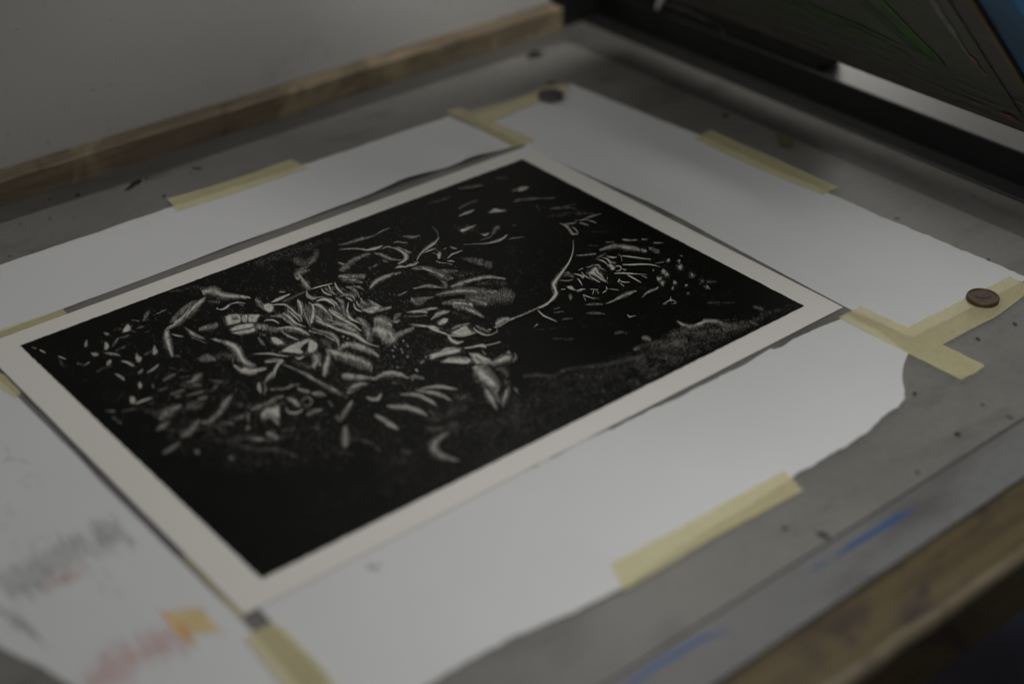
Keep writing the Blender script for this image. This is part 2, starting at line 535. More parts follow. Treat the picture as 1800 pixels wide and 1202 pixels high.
# small pale crescent piece between bracket and screen
V, F = [], []
metal_crescent = empty("metal_crescent", (BX - .004, 0.2545, 0.050))
tag(metal_crescent, "pale crescent shaped metal piece half hidden on the black hinge bracket", "metal_crescent")
n = 12
for i in range(n):
    a = math.radians(-60 + 120 * i / (n - 1))
    for rr, xx in ((.017, 0), (.017 - .0055 * math.cos(a), 0), (.017 - .0055 * math.cos(a), .004), (.017, .004)):
        V.append((xx, rr * math.cos(a) * -1, rr * 1.6 * math.sin(a)))
for i in range(n - 1):
    for q in range(4):
        a, b = i * 4 + q, i * 4 + (q + 1) % 4
        F.append((a, b, b + 4, a + 4))
mesh("crescent_body", V, F, M_CHROME, metal_crescent)

# ---------------------------------------------------------------- paper window round the print
def lerp(a, b, f): return a + (b - a) * f
def densify(pts, step, jag=None, closed=True):
    """pts: (x, y, rough) in photo px; rough = jitter of the edge that STARTS at this point"""
    out = []
    n = len(pts)
    for i in range(n if closed else n - 1):
        a, b = pts[i], pts[(i + 1) % n]
        L = math.hypot(b[0] - a[0], b[1] - a[1])
        k = max(1, int(L / step))
        r = a[2] if len(a) > 2 else 0
        nx, ny = -(b[1] - a[1]) / L, (b[0] - a[0]) / L
        wob = 0
        for j in range(k):
            f = j / k
            if j: wob = wob * .7 + random.gauss(0, r) * .7
            else: wob = 0
            out.append((lerp(a[0], b[0], f) + nx * wob, lerp(a[1], b[1], f) + ny * wob))
    return out

def sheet(name, outline, z, thick, mat, label, cat, group=None, step=9, height=None, extra=None, cell=7):
    """paper sheet from a photo-space outline lying at level z: a filled grid (so that it may curl) with real thickness"""
    import bmesh
    pts = densify(outline, step)
    W2 = [at(x, y, z).to_2d() for x, y in pts]
    ext = ((max(p.x for p in W2) - min(p.x for p in W2)), (max(p.y for p in W2) - min(p.y for p in W2)))
    bm = bmesh.new()
    vs = [bm.verts.new((p.x, p.y, 0)) for p in W2]
    bm.faces.new(vs)
    # cut the face into a grid
    if height:
        x0, x1 = min(p.x for p in W2), max(p.x for p in W2)
        y0, y1 = min(p.y for p in W2), max(p.y for p in W2)
        c = cell * mm
        x = x0 + c
        while x < x1:
            bmesh.ops.bisect_plane(bm, geom=bm.verts[:] + bm.edges[:] + bm.faces[:], plane_co=(x, 0, 0), plane_no=(1, 0, 0))
            x += c
        y = y0 + c
        while y < y1:
            bmesh.ops.bisect_plane(bm, geom=bm.verts[:] + bm.edges[:] + bm.faces[:], plane_co=(0, y, 0), plane_no=(0, 1, 0))
            y += c
    for v in bm.verts:
        v.co.z = z + (height(v.co.x, v.co.y) if height else 0)
    bmesh.ops.recalc_face_normals(bm, faces=bm.faces)
    for f in bm.faces:
        if f.normal.z < 0: f.normal_flip()
    ret = bmesh.ops.extrude_face_region(bm, geom=bm.faces[:])
    for v in [e for e in ret['geom'] if isinstance(e, bmesh.types.BMVert)]:
        v.co.z += thick
    bmesh.ops.recalc_face_normals(bm, faces=bm.faces)
    me = bpy.data.meshes.new(name)
    mats = mat if isinstance(mat, list) else [mat]
    if extra:
        for (poly, zz, idx) in extra:
            try:
                f = bm.faces.new([bm.verts.new((*at(x, y, zz).to_2d(), zz)) for x, y in poly])
                f.material_index = idx
            except ValueError: pass
    bm.to_mesh(me); bm.free()
    for m_ in mats: me.materials.append(m_)
    if height:
        me.polygons.foreach_set("use_smooth", [True] * len(me.polygons))
        try: me.set_sharp_from_angle(angle=math.radians(40))
        except Exception: pass
    o = bpy.data.objects.new(name, me)
    COL.objects.link(o)
    tag(o, label, cat, group)
    return o

def bump1(x, c, s): return math.exp(-((x - c) / s) ** 2)
ZP = -0.00095
GRP = "white paper pieces forming a window round the print"
# back strip: its edge beside the print lifts in shallow waves
e1 = [at(*p).x for p in ((715, 318), (590, 365), (840, 283), (420, 437))]
def h_back(x, y):
    ed = max(0, 1 - (y - 0.160) / 0.055)
    ed = ed * ed * (3 - 2 * ed) if ed < 1 else 1
    hgt = 3.2 * bump1(x, e1[0], .026) + 1.0 * bump1(x, e1[1], .03) + 2.2 * bump1(x, e1[2], .016) + .6 * bump1(x, e1[3], .03)
    return hgt * mm * ed
sheet("paper_sheet", [(-60,487,.3),(60,446,.4),(300,365,.5),(542,288,.4),(790,205,0),(906,257,.1),(840,277,.2),(700,325,.2),(600,363,.2),(420,428,.2),(233,498,.2),(60,562,.2),(-60,606,0)],
      ZP, .0003, M_WHITE, "long white paper strip behind the print, its inner edge curling up", "paper sheet", GRP, height=h_back)
# right-hand sheet: deckled outer edge, soft ridge along its length
def h_right(x, y):
    f = (x - 0.222) / 0.105
    r = 5.5 * bump1(f, 0.52, .22) * bump1(y, .03, .085) + 1.5 * bump1(f, .45, .25) * bump1(y, -.10, .05)
    edge = max(0, 1 - (x - .217) / .028)
    lift = 2.0 * bump1(y, .030, .040) * edge * edge
    return (r * max(0, min(1, f * 3)) * max(0, min(1, (1.05 - f) * 5)) + lift) * mm
sheet("paper_sheet", [(828,205,0),(1003,148,.5),(1240,243,.7),(1520,368,.9),(1808,490,0),(1602,594,0),(1488,541,.1),(1200,387,.1),(925,258,0)],
      ZP, .0003, M_WHITE, "white paper sheet with a rough torn outer edge between print and hinge bar", "paper sheet", GRP, height=h_right, cell=6, step=7)
# front sheet, torn outer end
def h_front(x, y):
    return .35 * mm * (1 + math.sin(x * 38 + y * 9)) * max(0, min(1, (-0.16 - y) / .03))
W_MARK = [[(648,987),(650,986),(652,996),(650,997)],[(650,996),(656,991),(658,992),(652,998)],[(656,991),(660,999),(662,998),(658,991)],[(660,998),(670,984),(672,985),(663,1000)]]
WX = [(p, ZP + .0008 + .0005, 1) for p in W_MARK]
sheet("paper_sheet", [(1489,556,.3),(1540,580,0),(1597,621,.8),(1589,640,.9),(1586,662,.8),(1591,700,.8),(1579,716,1),(1548,736,1),(1521,764,1),(1500,777,1.2),(1445,810,1),(1390,843,.6),
                      (1240,935,.5),(1090,1037,.6),(1000,1081,.8),(900,1120,.8),(820,1162,.8),(740,1212,0),(600,1330,0),(575,1190,.2),(482,1098,.2),(450,1064,.2),(560,1004,.2),(760,905,.8),(870,852,1.2),(970,806,.5),
                      (1010,783,.8),(1046,766,1.6),(1075,756,.4),(1100,742,.9),(1210,690,.8),(1300,646,.6),(1355,613,1.2),(1373,611,.8),(1395,596,.5)],
      ZP, .0003, [M_WHITE, M_PENCIL_SOFT], "white paper sheet in front of the print with a torn rounded end", "paper sheet", GRP, height=h_front, step=6, extra=WX)

# left sheet with pencil and crayon scribble (marks belong to the sheet's own mesh)
marks = []
ZM = ZP + .0003 + .00012
def mk(x0, y0, x1, y1, wd, idx, bow=0.0):
    L = math.hypot(x1 - x0, y1 - y0) or 1
    nx, ny = -(y1 - y0) / L, (x1 - x0) / L
    mx, my = (x0 + x1) / 2 + nx * bow, (y0 + y1) / 2 + ny * bow
    marks.append(([(x0, y0), (mx + nx * wd, my + ny * wd), (x1, y1), (mx - nx * wd, my - ny * wd)], ZM + len(marks) * 4e-8, idx))
# zigzag shading: grey band, red accent, pink band, orange and yellow block
def zig(path, halfw, ang, n, wd, idx, L):
    for i in range(n):
        f = random.random() * (len(path) - 1)
        k = min(int(f), len(path) - 2); f -= k
        x, y = lerp(path[k][0], path[k + 1][0], f), lerp(path[k][1], path[k + 1][1], f)
        o = random.gauss(0, .35) * halfw
        a = math.radians(ang + random.gauss(0, 7))
        l = L * random.uniform(.5, 1.1)
        x += o * math.cos(a); y += o * math.sin(a)
        mk(x - l / 2 * math.cos(a), y - l / 2 * math.sin(a), x + l / 2 * math.cos(a), y + l / 2 * math.sin(a), wd * random.uniform(1.0, 2.4), idx, random.uniform(-2, 2))
zig([(10,1035),(60,1010),(110,970),(170,950),(225,935)], 30, 48, 105, .75, 1, 62)
zig([(175,925),(225,940)], 20, 40, 35, .8, 2, 55)
zig([(0,1080),(40,1095),(60,1110)], 15, 50, 26, 1.0, 1, 60)
zig([(0,1030),(70,1000),(160,960)], 25, 52, 60, 1.6, 2, 55)
zig([(80,1032),(110,1015),(150,1004)], 12, 50, 26, .9, 3, 26)
zig([(150,1205),(220,1158),(310,1118)], 28, 54, 90, 1.3, 4, 64)
zig([(160,1200),(220,1160),(310,1125)], 15, -35, 10, .8, 3, 60)
zig([(302,1098),(325,1098),(350,1092),(368,1090)], 16, 48, 85, 2.2, 6, 60)
zig([(290,1080),(315,1105),(340,1128)], 3, 48, 34, 1.5, 5, 40)
for pts in ([(10,783),(16,795),(12,806),(5,815)], [(8,808),(30,806),(55,814)], [(36,845),(42,836),(60,834),(72,840)], [(38,850),(50,853),(54,860)], [(64,852),(74,852)],
            [(20,880),(12,895),(20,905),(30,900)], [(30,945),(26,960),(34,972)], [(48,942),(60,962)], [(150,985),(170,1020),(190,1045)], [(0,925),(15,918)],
            [(175,985),(200,1030),(215,1050)], [(60,950),(75,940),(90,948)]):
    for (a, b) in zip(pts, pts[1:]):
        mk(a[0], a[1], b[0], b[1], .9, 1)
sheet("paper_sheet", [(-120,560,0),(20,687,.2),(140,806,.2),(180,850,.2),(290,959,.2),(427,1093,.2),(450,1118,.2),(600,1290,0),(240,1290,.5),(123,1202,1.2),(73,1171,1.5),(44,1160,1.2),(0,1137,1),(-60,1105,0),(-200,1050,0),(-260,700,0)],
      ZP, .0003, [M_WHITE, M_PENCIL, M_PENCIL_SOFT, M_RED, M_PINK, M_ORANGE, M_YELLOW],
      "white paper sheet scribbled with pencil, red and yellow crayon", "paper sheet", GRP, extra=marks, step=10)

# ---------------------------------------------------------------- masking tape
TG = "strips of masking tape holding the paper window"
def tape(outline, z, label, rough=.3, height=None, mat=None, name="masking_tape", cat="masking tape", group=TG, thick=.00012, step=5, cell=5):
    return sheet(name, [(x, y, rough) for x, y in outline], z, thick, mat or M_TAPE, label, cat, group, step=step, height=height, cell=cell)
ZT = ZP + .00036
def crumple(amp, fx, fy, ph=0):
    return lambda x, y: amp * mm * (0.5 + .5 * math.sin(x * fx + y * fy + ph)) * (.6 + .4 * math.sin(x * 61 - y * 83))
tape([(294,352),(400,319),(513,283),(543,296),(430,335),(312,372)], ZT, "wrinkled masking tape on the outer edge of the strip behind the print", height=crumple(1.1, 70, 40))
tape([(784,197),(810,190),(942,246),(930,252),(902,260)], ZT, "masking tape from the far corner of the print to the outer paper edge", height=crumple(.3, 60, 60))
tape([(826,196),(912,172),(958,153),(1003,148),(1001,160),(955,178),(866,214)], ZT + .0004, "masking tape under the grey metal disc", height=crumple(.5, 60, 60, 1))
tape([(1220,245),(1250,229),(1360,278),(1474,330),(1446,343),(1330,296)], ZT + .0002, "masking tape along the torn outer edge beside the hinge bar", height=lambda x, y: .0022 * 0 + crumple(.6, 50, 70, 2)(x, y))
tape([(1474,558),(1513,538),(1600,577),(1731,643),(1722,650),(1716,656),(1690,668),(1590,618)], ZT + .00045, "long masking tape crossing the T joint near the brown disc", rough=.5, height=crumple(.15, 60, 60, 3))
tape([(1593,577),(1690,528),(1775,486),(1850,520),(1800,520),(1752,556),(1655,606)], ZT + .0001, "masking tape under the brown copper disc", rough=.4, height=crumple(.25, 60, 60, 4))
tape([(1074,990),(1230,906),(1380,826),(1411,862),(1250,948),(1096,1038)], ZT + .0008, "straight masking tape on the outer edge of the front sheet", height=crumple(.15, 50, 60, 5))
tape([(430,1118),(455,1106),(480,1093),(502,1104),(560,1165),(640,1262),(560,1290),(500,1210)], ZT + .0008, "masking tape running off the near corner of the print", height=crumple(.2, 50, 60, 5))
# tape pieces whose edges show in the gap under the print
tape([(-70,610),(-30,588),(110,543),(119,553),(60,582),(-40,625)], -0.00075, "masking tape showing in the narrow gap at the far left of the print")
tape([(-30,640),(10,660),(20,672),(37,690),(28,700),(0,682),(-40,650)], -0.00055, "short masking tape end in the gap along the scribbled sheet")
tape([(318,975),(332,978),(426,1068),(432,1078),(424,1092),(375,1036)], -0.0006, "masking tape sliver under the near corner of the print")
tape([(1363,238),(1386,240),(1397,251),(1391,263),(1371,257)], ZB + .0002, "small torn scrap of brown tape on the grey bed", rough=.6, mat=M_SCRAP, name="tape_scrap", cat="tape scrap", group=None, height=crumple(1.2, 200, 200))

# ---------------------------------------------------------------- registration discs
def disc(loc, r, h, mats, label, name, marks, rot):
    root = empty(name, loc)
    root.rotation_euler = (0, 0, rot)
    tag(root, label, "disc")
    V, F = [], []
    n = 56
    prof = [(r * .96, 0), (r, h * .15), (r, h * .40), (r * .985, h * .47), (r * .985, h * .53), (r, h * .6), (r, h * .85), (r * .96, h), (r * .86, h), (r * .83, h * .90), (r * .0, h * .90)]
    for (rr, z) in prof[:-1]:
        for i in range(n):
            a = 2 * math.pi * i / n
            V.append((rr * math.cos(a), rr * math.sin(a), z))
    for q in range(len(prof) - 2):
        for i in range(n):
            a, b = q * n + i, q * n + (i + 1) % n
            F.append((a, b, b + n, a + n))
    F.append(tuple(range((len(prof) - 2) * n, (len(prof) - 1) * n)))
    F.append(tuple(range(n))[::-1])
    o = mesh("disc_body", V, F, mats[0], root)
    V, F = [], []
    for pl in marks:
        for (a, b) in zip(pl, pl[1:]):
            L = math.hypot(b[0] - a[0], b[1] - a[1]) or 1
            nx, ny = -(b[1] - a[1]) / L * .085 * r, (b[0] - a[0]) / L * .085 * r
            n0 = len(V)
            z = h * .90 + .00012 + len(F) * 2e-6
            V += [(a[0] * r + nx, a[1] * r + ny, z), (b[0] * r + nx, b[1] * r + ny, z), (b[0] * r - nx, b[1] * r - ny, z), (a[0] * r - nx, a[1] * r - ny, z)]
            F.append((n0, n0 + 1, n0 + 2, n0 + 3))
    mesh("stamped_mark", V, F, mats[1], root)
    return root
S_MARK = [[(-.48, .12), (-.42, -.10), (-.22, -.20), (0.02, -.16), (.06, .14)], [(.06, .14), (.08, -.10), (.24, -.20), (.42, -.10), (.46, .16)]]
c = at(1727, 527, 0.0)
disc((c.x, c.y, ZT + .0005), .0102, .0030, (M_COPPER, M_COPPER_MARK), "dark brown copper disc on tape near the front right corner", "registration_disc", S_MARK, math.radians(-40))
c = at(968, 172, 0.0)
disc((c.x, c.y, ZT + .0009), .0104, .0034, (M_STEEL, M_STEEL_MARK), "dull grey metal disc on tape at the far corner", "registration_disc", S_MARK, math.radians(-30))
# pencil ring traced round the brown disc
V, F = [], []
c = at(1730, 528, 0.0); n = 60
for i in range(n):
    a = 2 * math.pi * i / n
    for rr in (.01145, .01170):
        V.append((c.x + (rr + .0003 * math.sin(2 * a)) * math.cos(a), c.y + rr * math.sin(a), ZT + .00072))
for i in range(n):
    a, b = 2 * i, 2 * ((i + 1) % n)
    F.append((a, a + 1, b + 1, b))
tag(mesh("pencil_ring", V, F, M_PENCIL), "thin pencil ring drawn on the tape round the brown disc", "pencil mark")

# ---------------------------------------------------------------- the print
PX0, PX1, PY0, PY1 = -0.2185, 0.2165, -0.1545, 0.1533
IX, IY = 0.199, 0.1381
prnt = empty("art_print", (0, 0, -0.0003))
tag(prnt, "black engraving of a dark tangled scene on cream paper lying on the table", "print")
V, F = [], []
N = 60
def p_h(x, y): return 0.0
ring = []
for (a, b) in (((PX0, PY0), (PX1, PY0)), ((PX1, PY0), (PX1, PY1)), ((PX1, PY1), (PX0, PY1)), ((PX0, PY1), (PX0, PY0))):
    for i in range(24):
        f_ = i / 24
        ring.append((lerp(a[0], b[0], f_) + random.uniform(-.00012, .00012), lerp(a[1], b[1], f_) + random.uniform(-.00012, .00012)))
n = len(ring)
V = [(x, y, 0) for x, y in ring] + [(x, y, .0003) for x, y in ring]
F = [tuple(range(n, 2 * n)), tuple(range(n))[::-1]] + [(i, (i + 1) % n, n + (i + 1) % n, n + i) for i in range(n)]
mesh("paper", V, F, M_CREAM, prnt)

# engraving: every white cut is a tapered sliver just above the ink; traced in tiles of the photograph enlarged six times
IV, IF, IM = [], [], []
ZI = 0.0003 + 0.00006
ring = []
for (a, b) in (((-IX, -IY), (IX, -IY)), ((IX, -IY), (IX, IY)), ((IX, IY), (-IX, IY)), ((-IX, IY), (-IX, -IY))):
    for i in range(150):
        f_ = i / 150
        ring.append((lerp(a[0], b[0], f_) + random.gauss(0, .00014), lerp(a[1], b[1], f_) + random.gauss(0, .00014)))
IV += [(x, y, ZI) for x, y in ring]
IF.append(tuple(range(len(ring)))); IM.append(0)
COV = 1.35
LAYER = [0]
ORG = [0, 0]
def T(x, y): ORG[0], ORG[1] = x, y
def up(n=1): LAYER[0] += n
def emit(pts, idx):
    z = ZI + .00003 + LAYER[0] * .000012 + random.random() * .000007
    n0 = len(IV)
    for (x, y) in pts:
        q = at(ORG[0] + x / 6.0, ORG[1] + y / 6.0, 0)
        IV.append((min(IX - .0003, max(-IX + .0003, q.x)), min(IY - .0003, max(-IY + .0003, q.y)), z))
    IF.append(tuple(range(n0, n0 + len(pts)))); IM.append(idx)
def strip(L, R, idx):
    z = ZI + .00003 + LAYER[0] * .000012 + random.random() * .000007
    n0 = len(IV)
    for a, b in zip(L, R):
        for (x, y) in (a, b):
            q = at(ORG[0] + x / 6.0, ORG[1] + y / 6.0, 0)
            IV.append((min(IX - .0003, max(-IX + .0003, q.x)), min(IY - .0003, max(-IY + .0003, q.y)), z))
    for i in range(len(L) - 1):
        a = n0 + 2 * i
        IF.append((a, a + 1, a + 3, a + 2)); IM.append(idx)
def cr(pts, m=6):
    out = []
    n = len(pts)
    if n < 2: return [list(p) for p in pts]
    for i in range(n - 1):
        p0, p1, p2, p3 = pts[max(0, i - 1)], pts[i], pts[i + 1], pts[min(n - 1, i + 2)]
        for j in range(m):
            s = j / m
            out.append([.5 * ((2 * p1[k]) + (-p0[k] + p2[k]) * s + (2 * p0[k] - 5 * p1[k] + 4 * p2[k] - p3[k]) * s * s + (-p0[k] + 3 * p1[k] - 3 * p2[k] + p3[k]) * s ** 3) for k in range(len(p1))])
    out.append(list(pts[-1]))
    return out
def norms(P):
    out = []
    for i in range(len(P)):
        a, b = P[max(0, i - 1)], P[min(len(P) - 1, i + 1)]
        dx, dy = b[0] - a[0], b[1] - a[1]
        L = math.hypot(dx, dy) or 1
        out.append((-dy / L, dx / L, dx / L, dy / L))
    return out
from mathutils import noise as mnoise
def clump(x, y, fr=1.0):
    q = mnoise.noise(Vector(((ORG[0] + x / 6) * .075 * fr, (ORG[1] + y / 6) * .075 * fr, 3.1)))
    q2 = mnoise.noise(Vector(((ORG[0] + x / 6) * .24 * fr, (ORG[1] + y / 6) * .24 * fr, 9.7)))
    return max(.12, min(1.0, .72 + .9 * q + .55 * q2))
GM = [(700,430,230,.98),(560,560,150,1.0),(330,560,110,.86),(150,620,120,.78),(230,700,120,.66),(340,760,110,.50),(480,740,60,.80),(560,760,90,.50),(700,740,90,.70),(780,790,50,.80),
      (630,650,90,.88),(860,600,90,.92),(860,680,70,.82),(850,380,110,.66),(1000,400,70,.50),(1060,480,110,.95),(1160,490,70,.80),(1240,590,110,.66),(1000,680,120,.36),(800,480,90,.82),(540,440,70,.55),(470,830,110,.36),
      (1100,640,120,.40),(640,800,60,.62),(610,870,80,.30),(1370,560,80,.36)]
BOOST = [1.0]
def gm(x, y):
    X, Y = ORG[0] + x / 6, ORG[1] + y / 6
    sw = sv = 1e-6
    for (a, b, r, v) in GM:
        wgt = math.exp(-((X - a) ** 2 + (Y - b) ** 2) / (r * r) * 1.6) / (r * r)
        sw += wgt; sv += wgt * v
    return sv / sw if sw > 2e-6 else .6
def tone(b, x, y):
    """slot for a cut of relative lightness b at this place"""
    v = BOOST[0] * .66 * max(0, min(1, b)) ** 1.2 * gm(x, y) ** 1.1 * random.uniform(.8, 1.2)
    k = min(range(11), key=lambda i: abs(math.log(max(.01, v) / LV_[i])))
    return k + 1
def tone2(b, x, y):
    BOOST[0] = b
    k = tone(1.0, x, y)
    BOOST[0] = 1.0
    return k
def lanes(spine, peak, wide=1.0, off=0.0, m=15, pw=1.25, nl=9):
    """rounded body of a form: narrow facets side by side, light along the crest, dark at the rims"""
    P = cr(spine, m)
    Nn = norms(P)
    zz = ZI + .00003 + LAYER[0] * .000012 + random.random() * .000007
    n0 = len(IV)
    for (x, y, h), (nx, ny, tx, ty) in zip(P, Nn):
        h = max(1.5, h) * wide
        for k in range(nl + 1):
            u = -1 + 2 * k / nl
            rg = random.uniform(-.10, .10) * (1.6 if k in (0, nl) else 1)
            q = at(ORG[0] + (x + nx * (u + rg) * h) / 6.0, ORG[1] + (y + ny * (u + rg) * h) / 6.0, 0)
            IV.append((min(IX - .0003, max(-IX + .0003, q.x)), min(IY - .0003, max(-IY + .0003, q.y)), zz))
    L = len(P)
    for i in range(L - 1):
        hat = random.choice((.45, .7, .9, 1.1, 1.35))
        ends = min(1, (min(i + .6, L - 1.4 - i)) / (L * .16 + .5))
        for k in range(nl):
            u = -1 + 2 * (k + .5) / nl
            b = peak * max(0, 1 - abs(u - off) ** pw / (1 + abs(off)) ** pw) * (.35 + .65 * ends)
            x, y = P[i][0], P[i][1]
            b *= (.45 + .55 * clump(x + u * 20, y, 1.6)) * random.uniform(.8, 1.2) * hat
            if b < .09: continue
            a = n0 + i * (nl + 1) + k
            IF.append((a, a + 1, a + nl + 2, a + nl + 1)); IM.append(tone(b, x, y))
def S(*pts, c=1, hair=True, rag=.12):
    """solid tapered cut with ragged sides and a few loose hairs"""
    P = cr(pts)
    Nn = norms(P)
    soft = c == 1 and max(p[2] for p in pts) > 7
    if soft: lanes(pts, .60, 1.15, off=-.1)
    Lp, Rp = [], []
    for (x, y, h), (nx, ny, tx, ty) in zip(P, Nn):
        h = max(.6, h)
        if soft: h = 3 + (h - 3) * .42 if h > 3 else h
        a, b = h * (1 + random.uniform(-rag, rag)), h * (1 + random.uniform(-rag, rag))
        Lp.append((x + nx * a, y + ny * a)); Rp.append((x - nx * b, y - ny * b))
    mid_ = P[len(P) // 2]
    strip(Lp, Rp, tone2(1.3, mid_[0], mid_[1]) if c == 1 else c)
    if soft:
        for (x, y, h), (nx, ny, tx, ty) in list(zip(P, Nn))[:-1]:
            m_ = max(1, int(h * .9))
            for _ in range(m_):
                u = random.gauss(0, .55)
                if abs(u) > 1.25: continue
                l = random.uniform(12, 34)
                x0, y0 = x + nx * u * h + tx * random.uniform(-8, 8), y + ny * u * h + ty * random.uniform(-8, 8)
                if random.random() > clump(x0, y0): continue
                dx, dy = tx * l + nx * random.gauss(0, 3), ty * l + ny * random.gauss(0, 3)
                kite(x0 - dx / 2, y0 - dy / 2, x0 + dx / 2, y0 + dy / 2, random.uniform(.9, 2.1), tone(1.05 - .55 * abs(u), x0, y0))
def kite(x0, y0, x1, y1, wd, c=1, bow=0):
    L = math.hypot(x1 - x0, y1 - y0) or 1
    nx, ny = -(y1 - y0) / L, (x1 - x0) / L
    mx, my = x0 + (x1 - x0) * .4 + nx * bow, y0 + (y1 - y0) * .4 + ny * bow
    emit([(x0, y0), (mx + nx * wd, my + ny * wd), (x1, y1), (mx - nx * wd, my - ny * wd)], c)
def F_(spine, ang, L, n, s=2.5, c=1, jit=9, core=.52, half=False):
    if c == 1 and not half and n > 30 and max(p[2] for p in spine) > 12:
        lanes(spine, .42, 1.15, off=-.35)
    if c == 1 and not half and n > 30:
        Fb(spine, ang, L * .8, n * .5, s * .85, 2, jit * 1.5, .85)
    Fb(spine, ang, L, n, s, c, jit, core, half)
    if c == 1 and not half and n > 60:
        sh = []
        for (x, y, h), (nx, ny, tx, ty) in zip(spine, norms(spine)):
            sh.append((x - nx * h * .25, y - ny * h * .25, h * .38))
        BOOST[0] = 1.45
        Fb(sh, ang, L * .9, n * .35, s * 1.15, 1, jit, .5, False)
        BOOST[0] = 1.0
def Fb(spine, ang, L, n, s, c=1, jit=9, core=.46, half=False):
    """hatching: n short cuts spread over a band; ang is in the picture (degrees, y down), one value or a list along the spine"""
    P = cr(spine, 8)
    Nn = norms(P)
    seg = [0]
    for i in range(1, len(P)):
        seg.append(seg[-1] + math.hypot(P[i][0] - P[i - 1][0], P[i][1] - P[i - 1][1]) * (.35 + max(0, P[i][2]) / 40))
    tot = seg[-1]
    ar = sum(math.hypot(P[i][0] - P[i - 1][0], P[i][1] - P[i - 1][1]) * 2 * max(2, P[i][2]) for i in range(1, len(P)))
    s *= .85
    n = int(min(n * 1.5, COV * (ar + L * 6) / (L * s) * (1.0 if c == 1 else .8)))
    for _ in range(n):
        r = random.random() * tot
        i = next(k for k in range(1, len(seg)) if seg[k] >= r)
        f_ = (r - seg[i - 1]) / max(1e-6, seg[i] - seg[i - 1])
        x, y, h = (lerp(P[i - 1][k], P[i][k], f_) for k in range(3))
        nx, ny = Nn[i][0], Nn[i][1]
        u = max(-1.15, min(1.15, random.gauss(0, core)))
        x += nx * u * h; y += ny * u * h
        if isinstance(ang, (list, tuple)):
            q = (i / len(P)) * (len(ang) - 1)
            k0 = min(int(q), len(ang) - 2)
            a = lerp(ang[k0], ang[k0 + 1], q - k0)
        else: a = ang
        a = math.radians(a + random.gauss(0, jit))
        if random.random() > clump(x, y): continue
        l = L * random.uniform(.55, 1.2)
        wd = s * random.uniform(.5, 1.35) * (1.15 - .45 * abs(u))
        cc = c
        b = (1.12 - .62 * min(1, abs(u)) ** 1.2) * (.55 + .45 * clump(x, y, .5))
        if c == 1: cc = tone(b * (.62 if half else 1), x, y)
        elif c == 2: cc = tone(b * .50, x, y)
        kite(x - l / 2 * math.cos(a), y - l / 2 * math.sin(a), x + l / 2 * math.cos(a), y + l / 2 * math.sin(a), wd, cc, random.uniform(-.06, .06) * l)
def P_(*pts, c=1):
    Q = cr(list(pts) + [pts[0]], 4)[:-1]
    cx, cy = sum(q[0] for q in Q) / len(Q), sum(q[1] for q in Q) / len(Q)
    k = .80 if c == 1 else 1
    tc_ = tone2(1.25, cx, cy) if c == 1 else c
    emit([(cx + (x - cx) * k + random.uniform(-2, 2), cy + (y - cy) * k + random.uniform(-2, 2)) for x, y in Q], tc_)
    if c == 1:
        rx_, ry_ = max(abs(q[0] - cx) for q in Q), max(abs(q[1] - cy) for q in Q)
        up()
        an0 = random.gauss(.3, .6)
        for _ in range(int(rx_ * ry_ / 60)):
            x, y = cx + random.gauss(0, .42) * rx_, cy + random.gauss(0, .42) * ry_
            an = an0 + random.gauss(0, .15); l = random.uniform(14, 40)
            if random.random() < .6: kite(x - l / 2 * math.cos(an), y - l / 2 * math.sin(an), x + l / 2 * math.cos(an), y + l / 2 * math.sin(an), random.uniform(.8, 1.9), random.choice((3, 4, 5)))
        for a, b in zip(Q, Q[1:] + Q[:1]):
            for _ in range(max(1, int(math.hypot(b[0] - a[0], b[1] - a[1]) / 4))):
                f_ = random.random(); q = random.uniform(.80, 1.0)
                x, y = lerp(a[0], b[0], f_), lerp(a[1], b[1], f_)
                x, y = cx + (x - cx) * q, cy + (y - cy) * q
                dx, dy = (x - cx), (y - cy); L = math.hypot(dx, dy) or 1
                an = math.atan2(dy, dx) + random.gauss(0, .5); l = random.uniform(8, 22)
                kite(x - l / 2 * math.cos(an), y - l / 2 * math.sin(an), x + l / 2 * math.cos(an), y + l / 2 * math.sin(an), random.uniform(.9, 2.0), tone(.75, x, y))
def G(poly, n, L=3.0, s=.25, ang=60, jit=50, c=2, fr=.6, thr=.35):
    """sparse tone over a whole area, photo px"""
    T(0, 0)
    x0, x1 = min(p[0] for p in poly), max(p[0] for p in poly)
    y0, y1 = min(p[1] for p in poly), max(p[1] for p in poly)
    k = 0
    n = int(n * 1.35)
    while k < n:
        x, y = random.uniform(x0, x1), random.uniform(y0, y1)
        k += 1
        ins = False
        for (ax, ay), (bx, by) in zip(poly, poly[1:] + poly[:1]):
            if (ay > y) != (by > y) and x < (bx - ax) * (y - ay) / (by - ay) + ax: ins = not ins
        if not ins or random.random() > max(0, (clump(x * 6, y * 6, fr) - thr) * 1.5): continue
        a = math.radians(random.gauss(ang, jit)); l = L * random.uniform(.5, 1.3) * 6
        X, Y = x * 6, y * 6
        kite(X - l / 2 * math.cos(a), Y - l / 2 * math.sin(a), X + l / 2 * math.cos(a), Y + l / 2 * math.sin(a), s * 6 * random.uniform(.5, 1.3), (random.choice((5, 6, 6, 7, 8)) if c == 2 else random.choice((3, 4, 5, 6))))
